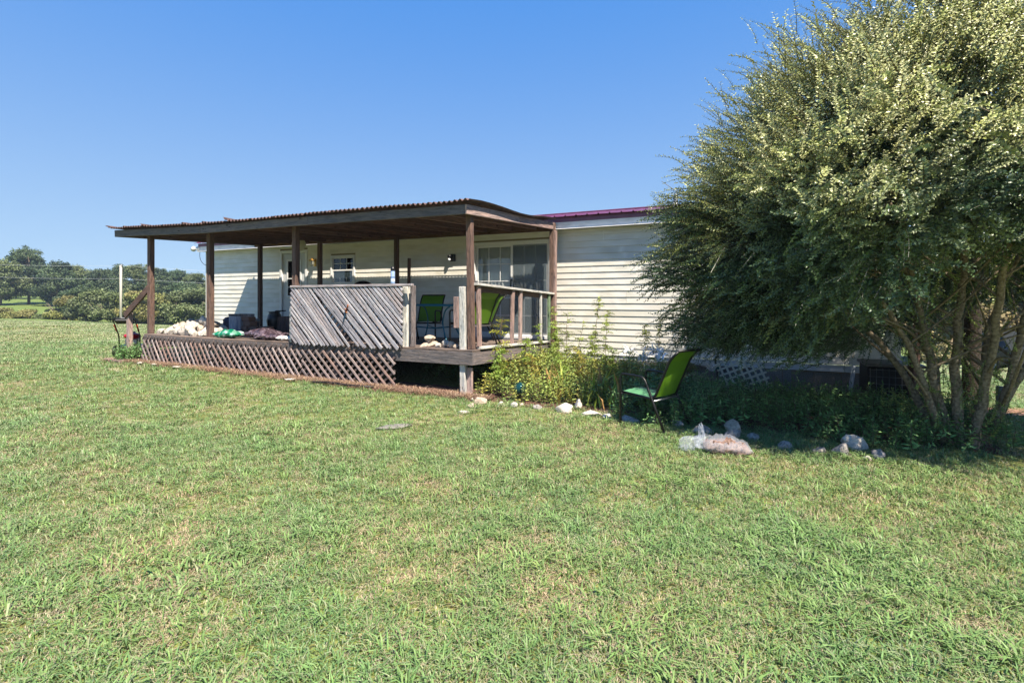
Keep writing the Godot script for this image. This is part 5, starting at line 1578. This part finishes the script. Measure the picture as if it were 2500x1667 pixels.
# ================================================================ right end: posts, unit, car, trees
func right_side():
	meta(board(self, "fence_post", on_ground(5.57, -7.07, -0.1), on_ground(5.55, -7.07, 1.5), Vector3.RIGHT, 0.1, 0.1, M.rafter[1]), "dark wooden post standing between the house end and the shrub", "post")
	meta(pipe(self, "metal_post", [on_ground(5.59, -5.87, -0.05), on_ground(5.6, -5.87, 0.55)], 0.035, M.galv), "short grey metal post behind the shrub's right stem", "post")
	meta(pipe(self, "white_pipe", [hg(4.90, 1.3, -0.05), hg(5.0, 1.2, 0.62)], 0.028, mat(Color(0.55, 0.6, 0.66), 0.4)), "pale slanting pipe beside the air conditioner", "pipe")
	var a = thing("air_conditioner", "dark air conditioner box with wire grille near the house corner", "air conditioner", Transform3D(HX.basis, hg(5.5, 0.85)))
	part(a, "body", box_mesh(Vector3(0.66, 0.62, 0.66), 0.02), mat(Color(0.07, 0.07, 0.08), 0.6), at(Vector3(0, 0.33, 0)))
	part(a, "top", box_mesh(Vector3(0.72, 0.04, 0.72), 0.01), mat(Color(0.35, 0.34, 0.33), 0.5), at(Vector3(0, 0.665, 0)))
	for k in 9:
		pipe(a, "grille_wire", [Vector3(-0.3 + k * 0.075, 0.06, 0.338), Vector3(-0.3 + k * 0.075, 0.62, 0.338)], 0.003, M.galv, 5)
	for k in 6:
		pipe(a, "grille_wire", [Vector3(-0.32, 0.1 + k * 0.1, 0.342), Vector3(0.32, 0.1 + k * 0.1, 0.342)], 0.003, M.galv, 5)
	# dark tree behind the shrub
	var t = thing("dark_tree", "tree with straight dark trunk behind the shrub", "tree", Transform3D(Basis.IDENTITY, on_ground(7.7, -8.6, -0.05)))
	var st = st_new(true)
	tube(st, smooth_path([Vector3(0, 0, 0), Vector3(0.05, 1.5, 0), Vector3(-0.02, 3.0, 0.05), Vector3(0.1, 4.4, 0)]), [0.15, 0.13, 0.125, 0.12, 0.12, 0.115, 0.11, 0.11, 0.1, 0.1, 0.09, 0.09, 0.08, 0.07, 0.06, 0.05], 10)
	part(t, "trunk", done(st), M.darkbark)
	M.clump = leafy_sprig(9, 0.5, 0.11, 0.055, 0.4, Color(0.10, 0.15, 0.04), Color(0.15, 0.19, 0.05), 91, 0.5)
	var g = RandomNumberGenerator.new()
	g.seed = 31
	var xs = []; var cs = []
	for i in 420:
		var d = Vector3(g.randfn(), g.randfn() * 0.7, g.randfn()).normalized() * pow(g.randf(), 0.4)
		xs.append(Transform3D(Basis(Vector3.UP, g.randf() * TAU) * Basis(Vector3(0, 0, 1), g.randf_range(0, 1.8)), Vector3(0, 4.2, 0) + d * Vector3(1.5, 1.0, 1.5)))
		cs.append(Color(1.2, 1.1, 0.8) * g.randf_range(0.7, 1.3))
	swarm(t, "crown", M.clump, M.weed, xs, cs).set_meta("kind", "stuff")
	car()
	meta(board(self, "grey_board", on_ground(19.3, -20.0, 1.75), on_ground(20.1, -20.0, 0.35), Vector3(1, 0, 0), 0.5, 0.08, mat(Color(0.20, 0.21, 0.23), 0.5)), "long dark grey panel propped at a slant beside the car", "panel")
	var ty = part(self, "old_tyre", lathe_mesh([Vector2(0.2, -0.1), Vector2(0.33, -0.1), Vector2(0.36, -0.05), Vector2(0.36, 0.05), Vector2(0.33, 0.1), Vector2(0.2, 0.1), Vector2(0.2, -0.1)], 20), M.rubber, Transform3D(Basis(Vector3.RIGHT, PI / 2), on_ground(17.25, -19.05, 0.34)))
	meta(ty, "black tyre standing on the grass behind the dark trunk", "tyre")

func car():
	var c = thing("parked_car", "dark grey sport utility car parked at the right edge", "car", Transform3D(Basis(Vector3.UP, -0.95), on_ground(22.3, -21.6)))
	# side outline (x forward), extruded to full width with a narrower cabin
	var low = [Vector2(-2.2, 0.35), Vector2(-2.25, 0.75), Vector2(-2.15, 1.0), Vector2(0.9, 1.0), Vector2(2.0, 0.92), Vector2(2.25, 0.75), Vector2(2.25, 0.35)]
	var cab = [Vector2(-2.1, 1.0), Vector2(-1.85, 1.6), Vector2(-1.6, 1.68), Vector2(0.1, 1.68), Vector2(0.95, 1.0)]
	var paint = mat(Color(0.08, 0.09, 0.11), 0.2)
	paint.clearcoat_enabled = true
	var ext = func(poly: Array, w0: float, w1: float, yt: float) -> ArrayMesh:
		var st = st_new()
		var half = func(p: Vector2) -> float: return lerpf(w0, w1, clampf((p.y - poly[0].y) / yt, 0, 1))
		for i in poly.size():
			var p = poly[i]; var q = poly[(i + 1) % poly.size()]
			face(st, [Vector3(p.x, p.y, half.call(p)), Vector3(q.x, q.y, half.call(q)), Vector3(q.x, q.y, -half.call(q)), Vector3(p.x, p.y, -half.call(p))], Vector3(0, poly[0].y + 0.3, 0), [Vector2.ZERO, Vector2.ZERO, Vector2.ZERO, Vector2.ZERO])
		for s in [-1, 1]:
			var pts = []
			var uvs = []
			for p in poly:
				pts.append(Vector3(p.x, p.y, s * half.call(p))); uvs.append(Vector2.ZERO)
			face(st, pts, Vector3.ZERO, uvs)
		return done(st)
	part(c, "body", ext.call(low, 0.9, 0.88, 0.6), paint)
	part(c, "cabin", ext.call(cab, 0.86, 0.68, 0.68), paint)
	for s in [-1, 1]:
		for q in [[-1.75, -0.75], [-0.68, 0.45]]:
			var st = st_new()
			var z0 = s * 0.845; var z1 = s * 0.715
			face(st, [Vector3(q[0] + 0.02, 1.06, z0 + s * 0.012), Vector3(q[1] + 0.12 * (1 if q[1] > 0 else 0), 1.06, z0 + s * 0.012), Vector3(q[1] - 0.35 * (1 if q[1] > 0 else 0), 1.56, z1 + s * 0.012), Vector3(q[0] + 0.05, 1.56, z1 + s * 0.012)], Vector3(0, 1.3, 0), [Vector2.ZERO, Vector2.ZERO, Vector2.ZERO, Vector2.ZERO])
			part(c, "window", done(st), dark_pane())
		for x in [-1.4, 1.4]:
			var w = part(c, "wheel", lathe_mesh([Vector2(0.23, -0.11), Vector2(0.33, -0.11), Vector2(0.36, -0.07), Vector2(0.36, 0.07), Vector2(0.33, 0.11), Vector2(0.23, 0.11), Vector2(0.22, 0.08)], 24), M.rubber, Transform3D(Basis(Vector3.RIGHT, s * PI / 2), Vector3(x, 0.36, s * 0.82)))
			part(w, "rim", lathe_mesh([Vector2(0.001, 0.09), Vector2(0.06, 0.095), Vector2(0.1, 0.06), Vector2(0.2, 0.07), Vector2(0.23, 0.09), Vector2(0.23, 0.05), Vector2(0.001, 0.03)], 10, false), mat(Color(0.7, 0.71, 0.73), 0.3, 0.8))
		part(c, "headlight", lump_mesh(Vector3(0.12, 0.08, 0.16), 3, 0.1, 0, 8), mat(Color(0.75, 0.78, 0.8), 0.1), at(Vector3(2.17, 0.78, s * 0.66)))
		part(c, "tail_light", lump_mesh(Vector3(0.06, 0.14, 0.1), 4, 0.1, 0, 8), mat(Color(0.5, 0.03, 0.03), 0.2), at(Vector3(-2.2, 0.95, s * 0.76)))
	part(c, "windscreen", ext.call([Vector2(0.20, 1.60), Vector2(0.24, 1.62), Vector2(0.97, 1.03), Vector2(0.93, 1.01)], 0.70, 0.70, 1.0), dark_pane())

# ================================================================ far trees, pole, wires
func far_tree(kind: String, label, pos: Vector3, hgt: float, wid: float, sd: int, c_a: Color, c_b: Color, group: String, leaf: ArrayMesh):
	var g = RandomNumberGenerator.new()
	g.seed = sd
	var t = thing(kind, label, "tree" if kind.ends_with("tree") else "bush", Transform3D(Basis.IDENTITY, pos), group)
	var bushy = kind.ends_with("bush")
	var lobes = []
	var nl = 10 if bushy else 24
	for i in nl:
		var f = float(i) / (nl - 1)
		var y = lerpf(0.12, 0.8, f) if bushy else lerpf(0.22, 0.9, f)
		var rad = (sin(PI * clampf(f * 0.72 + 0.22, 0, 1))) * wid * 0.5
		var a = g.randf() * TAU
		lobes.append([Vector3(cos(a) * rad * 0.7, y * hgt, sin(a) * rad * 0.7), Vector3(wid * g.randf_range(0.14, 0.24), hgt * g.randf_range(0.05, 0.10), wid * g.randf_range(0.14, 0.24))])
	var st = st_new(true)
	if not bushy:
		tube(st, [Vector3(0, -0.3, 0), Vector3(0.1, hgt * 0.4, 0), Vector3(0, hgt * 0.85, 0)], [hgt * 0.022, hgt * 0.016, hgt * 0.006], 6)
		for l in lobes: tube(st, [Vector3(0.05, l[0].y * 0.75, 0), l[0]], [hgt * 0.007, hgt * 0.004], 4)
	else:
		for k in 5: tube(st, [Vector3(0, -0.1, 0), Vector3(g.randf_range(-0.4, 0.4) * wid, hgt * 0.6, g.randf_range(-0.3, 0.3) * wid)], [0.04, 0.02], 4)
	part(t, "trunk" if not bushy else "stems", done(st), M.bark)
	var xs = []; var cs = []
	for l in lobes:
		var tone = c_a.lerp(c_b, g.randf()) * g.randf_range(0.75, 1.3)
		for k in (30 if bushy else 26):
			var d = Vector3(g.randfn(), g.randfn(), g.randfn()).normalized() * pow(g.randf(), 0.33)
			xs.append(Transform3D(Basis.from_euler(Vector3(g.randf_range(-1.2, 1.2), g.randf() * TAU, g.randf_range(-1.2, 1.2))).scaled(Vector3.ONE * g.randf_range(0.6, 1.2) * wid * 0.10), l[0] + d * l[1]))
			cs.append(tone * g.randf_range(0.75, 1.25))
	swarm(t, "crown" if not bushy else "foliage", leaf, M.farleaf, xs, cs).set_meta("kind", "stuff")
	return t

func leaf_cloud(sd: int, n := 42) -> ArrayMesh:
	var g = RandomNumberGenerator.new()
	g.seed = sd
	var st = SurfaceTool.new()
	st.begin(Mesh.PRIMITIVE_TRIANGLES)
	st.set_smooth_group(-1)
	for i in n:
		var d = Vector3(g.randfn(), g.randfn() * 0.7, g.randfn()).normalized() * pow(g.randf(), 0.4)
		var c = d * 0.75
		var nrm = (d + Vector3(g.randf_range(-0.7, 0.7), g.randf_range(0, 0.9), g.randf_range(-0.7, 0.7))).normalized()
		var a = nrm.cross(Vector3(g.randf(), g.randf(), g.randf())).normalized()
		var b = nrm.cross(a)
		var s = g.randf_range(0.13, 0.24)
		var k = g.randf_range(0.8, 1.2)
		st.set_color(Color(k, k, k))
		quad(st, c - a * s, c - b * s * 0.6, c + a * s, c + b * s * 0.6)
	st.generate_normals()
	return st.commit()

func background():
	var lc = [leaf_cloud(1), leaf_cloud(2), leaf_cloud(3)]
	var g = RandomNumberGenerator.new()
	g.seed = 9
	var pine_a = Color(0.042, 0.075, 0.028); var pine_b = Color(0.07, 0.10, 0.036)
	var mid_a = Color(0.09, 0.12, 0.04); var mid_b = Color(0.12, 0.15, 0.05)
	var yel_a = Color(0.17, 0.19, 0.04); var yel_b = Color(0.22, 0.20, 0.06)
	# [bearing x/d, distance, top in metres, width]
	var rowb = [[-1.0, 92, 8.7, 6.8, "dark pine cut off by the photo's left edge"], [-0.945, 98, 11.4, 8.5, "tallest tree of the far wood line, rising at the left"], [-0.89, 95, 8.8, 6.8, "broad dark pine touching the tallest tree's right side"], [-0.85, 104, 8.2, 6.8, "rounded pine in the dip right of the tallest tree"], [-0.805, 100, 7.9, 6.8, "pine midway between the tallest tree and the utility pole"], [-0.766, 106, 8.6, 6.8, "dark pine directly behind the top of the utility pole"], [-0.73, 98, 9.2, 6.0, "high-topped pine just right of the utility pole"], [-0.695, 104, 8.7, 6.8, "pine of the wood line behind the first porch post"], [-0.655, 110, 8.4, 6.8, "pine in the middle between first and second porch post"], [-0.618, 108, 7.6, 6.8, "lower pine beside the second porch post, left of it"], [-0.575, 112, 5.8, 6.8, "low pine beyond the back left corner of the house"], [-0.97, 114, 6.6, 7.6, "pine showing through behind the tallest tree's left side"], [-0.87, 116, 7.2, 7.6, "second-rank pine behind the dip right of the tallest tree"], [-0.785, 118, 7.2, 7.6, "second-rank pine left behind the utility pole"], [-0.71, 120, 7.4, 7.6, "second-rank pine right behind the utility pole"], [-0.635, 122, 7.6, 7.6, "second-rank pine between the first two porch posts"]]
	for i in rowb.size():
		var q = rowb[i]
		far_tree("pine_tree", q[4], on_ground(q[0] * q[1], -q[1], -0.3), q[2] + r(-0.3, 0.3), q[3] * r(0.95, 1.15), 800 + i, pine_a if i % 3 else mid_a, pine_b if i % 3 else mid_b, "trees along the far field edge", lc[i % 3])
	var bus = [[-0.99, 62, 1.7, 4, 2, "low rusty yellow bush at the left edge of the field"], [-0.945, 62, 1.5, 4, 2, "low yellow bush second from the left field edge"], [-0.90, 63, 1.1, 4, 1, "lowest green bush before the strip of far meadow"], [-0.866, 63, 3.6, 5, 2, "olive bush at the right end of the far meadow"], [-0.82, 63, 4.6, 6, 1, "leafy green bush left of the utility pole"], [-0.78, 62, 4.2, 6, 1, "bright green bush touching the utility pole on its left"], [-0.735, 63, 4.6, 6, 2, "yellow-green bush just right of the utility pole"], [-0.695, 64, 4.4, 6, 2, "yellowish bush behind the first porch post"], [-0.655, 66, 5.0, 7, 1, "green bush between first and second porch post"], [-0.615, 66, 5.6, 7, 1, "tall green bush left of the second porch post"], [-0.565, 67, 4.8, 7, 0, "dark bush beyond the left end of the house"], [-0.884, 76, 3.2, 4, 0, "small dark round shrub standing on the far meadow"], [-0.845, 72, 5.2, 6, 0, "dark bush between the far meadow and the utility pole"], [-0.79, 74, 6.0, 7, 0, "large dark bush behind the left side of the pole"], [-0.71, 76, 6.0, 7, 0, "large dark bush behind the right side of the pole"], [-0.645, 76, 6.4, 8, 0, "large dark bush between the first two porch posts"]]
	for i in bus.size():
		var q = bus[i]
		far_tree("field_bush", q[5], on_ground(q[0] * q[1], -q[1], -0.2), q[2], q[3], 900 + i, [pine_a, mid_a, yel_a][q[4]], [pine_b, mid_b, yel_b][q[4]], "bushes along the field edge", lc[i % 3])
	# trees beyond the right yard
	var rt = [[0.86, 33, 7.5, 7, 2, "yellowing tree seen between the dark trunk and the shrub's right stem"], [0.95, 31, 8.0, 7, 2, "yellowing tree behind the slanting grey panel"], [1.03, 34, 8.5, 8, 1, "green tree behind the parked car"], [0.79, 38, 8.5, 8, 1, "green tree just right of the house end"], [0.90, 42, 10, 9, 1, "taller green tree behind the yellowing ones at the right"]]
	var autumn = [Color(0.26, 0.24, 0.07), Color(0.28, 0.20, 0.09)]
	for i in rt.size():
		var q = rt[i]
		far_tree("yard_tree", q[5], on_ground(q[0] * q[1], -q[1], -0.3), q[2], q[3], 950 + i, autumn[0] if q[4] == 2 else mid_a, autumn[1] if q[4] == 2 else yel_a, "trees beyond the right yard", lc[i % 3])
	var br = [[0.88, 28, 1.6, 4, "dry brush left of the slanting grey panel"], [0.94, 27, 1.8, 4, "dry brush under the slanting grey panel"], [0.99, 29, 1.7, 4, "dry brush behind the parked car's end"]]
	for i in br.size():
		var q = br[i]
		far_tree("brush_bush", q[4], on_ground(q[0] * q[1], -q[1], -0.2), q[2], q[3], 970 + i, Color(0.3, 0.22, 0.1), Color(0.22, 0.2, 0.07), "dry brush at the right", lc[i % 3])
	# pole and two wires
	var p = on_ground(-43.6, -57.0, -0.3)
	var o = thing("utility_pole", "pale wooden utility pole standing at the end of the left field", "utility pole", Transform3D(Basis.IDENTITY, p))
	part(o, "pole", tube_mesh([Vector3(0, 0, 0), Vector3(0, 6.85, 0)], 0.12, 12), mat(Color(0.72, 0.69, 0.64), 0.9))
	part(o, "meter_box", box_mesh(Vector3(0.4, 0.5, 0.3), 0.03), M.white, at(Vector3(0.35, 0.75, 0.1)))
	part(o, "insulator", tube_mesh([Vector3(0.1, 6.7, 0), Vector3(0.1, 6.95, 0)], 0.07), M.galv)
	for q in [[6.8, "upper wire running across the wood line to the pole top", 1.0], [5.35, "lower wire strung across the wood line through the pole", 1.2]]:
		var a = p + Vector3(-26, q[0] + 1.1 * q[2], 4)
		var b = p + Vector3(0.12, q[0], 0)
		var e = p + Vector3(45, q[0] - 1.0, -16)
		var pts = []
		for k in 13: pts.append(a.lerp(b, k / 12.0) - Vector3(0, 0.5 * sin(PI * k / 12.0), 0))
		for k in range(1, 9): pts.append(b.lerp(e, k / 8.0) - Vector3(0, 0.5 * sin(PI * k / 8.0), 0))
		var st = st_new(true)
		tube(st, pts, fill(0.009, pts.size()), 5)
		meta(part(self, "power_wire", done(st), mat(Color(0.72, 0.74, 0.76), 0.5)), q[1], "wire")

# ================================================================ lawn
func grass():
	var g = RandomNumberGenerator.new()
	g.seed = 404
	var green = [Color(0.155, 0.255, 0.075), Color(0.205, 0.295, 0.105), Color(0.12, 0.205, 0.065), Color(0.30, 0.33, 0.17)]
	var dry = [Color(0.47, 0.38, 0.26), Color(0.54, 0.45, 0.33), Color(0.36, 0.29, 0.20), Color(0.28, 0.26, 0.15)]
	var kinds = [blade_tuft(12, 0.055, 0.0045, 0.05, 0.9, green, 1), blade_tuft(12, 0.05, 0.005, 0.055, 1.2, green, 2), blade_tuft(13, 0.04, 0.0035, 0.06, 1.5, dry, 3), blade_tuft(5, 0.085, 0.0065, 0.03, 1.2, [Color(0.15, 0.25, 0.07), Color(0.19, 0.29, 0.09)], 4), blade_tuft(9, 0.08, 0.0065, 0.05, 1.1, green, 6)]
	var far_kind = blade_tuft(22, 0.07, 0.016, 0.2, 1.0, [green[0], green[1], green[3], dry[3]], 5)
	var xs = [[], [], [], [], []]
	var cs = [[], [], [], [], []]
	var fx = []; var fc = []
	# bands: near, far, tufts per square metre
	for band in [[1.7, 3.6, 1150.0], [3.6, 6.0, 800.0], [6.0, 9.5, 400.0], [9.5, 16.0, 190.0]]:
		var n = int((band[1] * band[1] - band[0] * band[0]) * 1.08 * band[2])
		for i in n:
			var d = sqrt(lerpf(band[0] * band[0], band[1] * band[1], g.randf()))
			var x = g.randf_range(-1.08, 1.08) * d
			var z = -d
			if not lawn_at(x, z): continue
			var patch = nz.get_noise_2d(x * 0.55, z * 0.55) + 0.6 * nz.get_noise_2d(x * 1.7 + 50.0, z * 1.7)
			var lush = nz.get_noise_2d(x * 0.8 + 200.0, z * 0.8)
			var k
			var roll = g.randf()
			if roll < 0.33 + 0.5 * patch: k = 2
			elif roll > 0.955 - 0.10 * lush: k = 3
			elif roll > 0.80: k = 4
			else: k = g.randi() % 2
			var sc = g.randf_range(0.75, 1.25) * (1.0 + 0.35 * lush)
			if d > 9.5: sc *= 1.35
			xs[k].append(Transform3D(Basis(Vector3.UP, g.randf() * TAU).scaled(Vector3(sc, sc * g.randf_range(0.8, 1.2), sc)), on_ground(x, z)))
			var v = g.randf_range(0.8, 1.2)
			cs[k].append(Color(v * (1.0 + 0.12 * patch), v, v * (1.0 - 0.1 * patch)))
	for band in [[16.0, 26.0, 26.0], [26.0, 48.0, 9.0]]:
		var n = int((band[1] * band[1] - band[0] * band[0]) * 1.08 * band[2])
		for i in n:
			var d = sqrt(lerpf(band[0] * band[0], band[1] * band[1], g.randf()))
			var x = g.randf_range(-1.08, 1.08) * d
			if x > -0.25 * d and x < 0.68 * d: continue
			if not lawn_at(x, -d): continue
			var sc = g.randf_range(0.8, 1.3) * (1.0 if d < 26.0 else 1.6)
			fx.append(Transform3D(Basis(Vector3.UP, g.randf() * TAU).scaled(Vector3(sc, sc * 0.8, sc)), on_ground(x, -d)))
			var v = g.randf_range(0.85, 1.2)
			var patch = nz.get_noise_2d(x * 0.15, d * 0.15)
			fc.append(Color(v * (1.05 + 0.2 * patch), v, v))
	var lab = ["short green lawn grass", "leaning green lawn grass", "dry tan thatch in the lawn", "broad bladed crabgrass in the lawn", "longer green lawn grass"]
	for k in 5:
		meta(swarm(self, ["grass", "grass", "dry_grass", "crabgrass", "grass"][k], kinds[k], M.blade, xs[k], cs[k]), lab[k], "grass", "", "stuff")
	meta(swarm(self, "field_grass", far_kind, M.blade, fx, fc), "grass of the fields farther off", "grass", "", "stuff")

func lawn_at(x: float, z: float) -> bool:
	var q = Vector3(x - O.x, 0, z - O.z)
	var s = q.dot(U)
	var w = q.dot(N)
	if s > -11.6 and s < 6.0 and w < 0.1 and w > -4.6: return false
	if s > -9.0 and s < 0.3 and w < 3.84 + 0.15 * nz.get_noise_1d(s * 0.9) + 0.1 * nz.get_noise_1d(s * 3.1) and w > 0.0: return false
	if s >= 0.3 and s < 5.6 and w >= 0.0:
		return w > 2.9 and (w > 3.7 or rng.randf() < 0.7)
	if Vector2(x - TB.x, z - TB.z).length() < 0.9 and rng.randf() < 0.75: return false
	if s > 5.6 and s < 7.4 and absf(w - 0.4) < 0.55 and rng.randf() < 0.9: return false
	return true
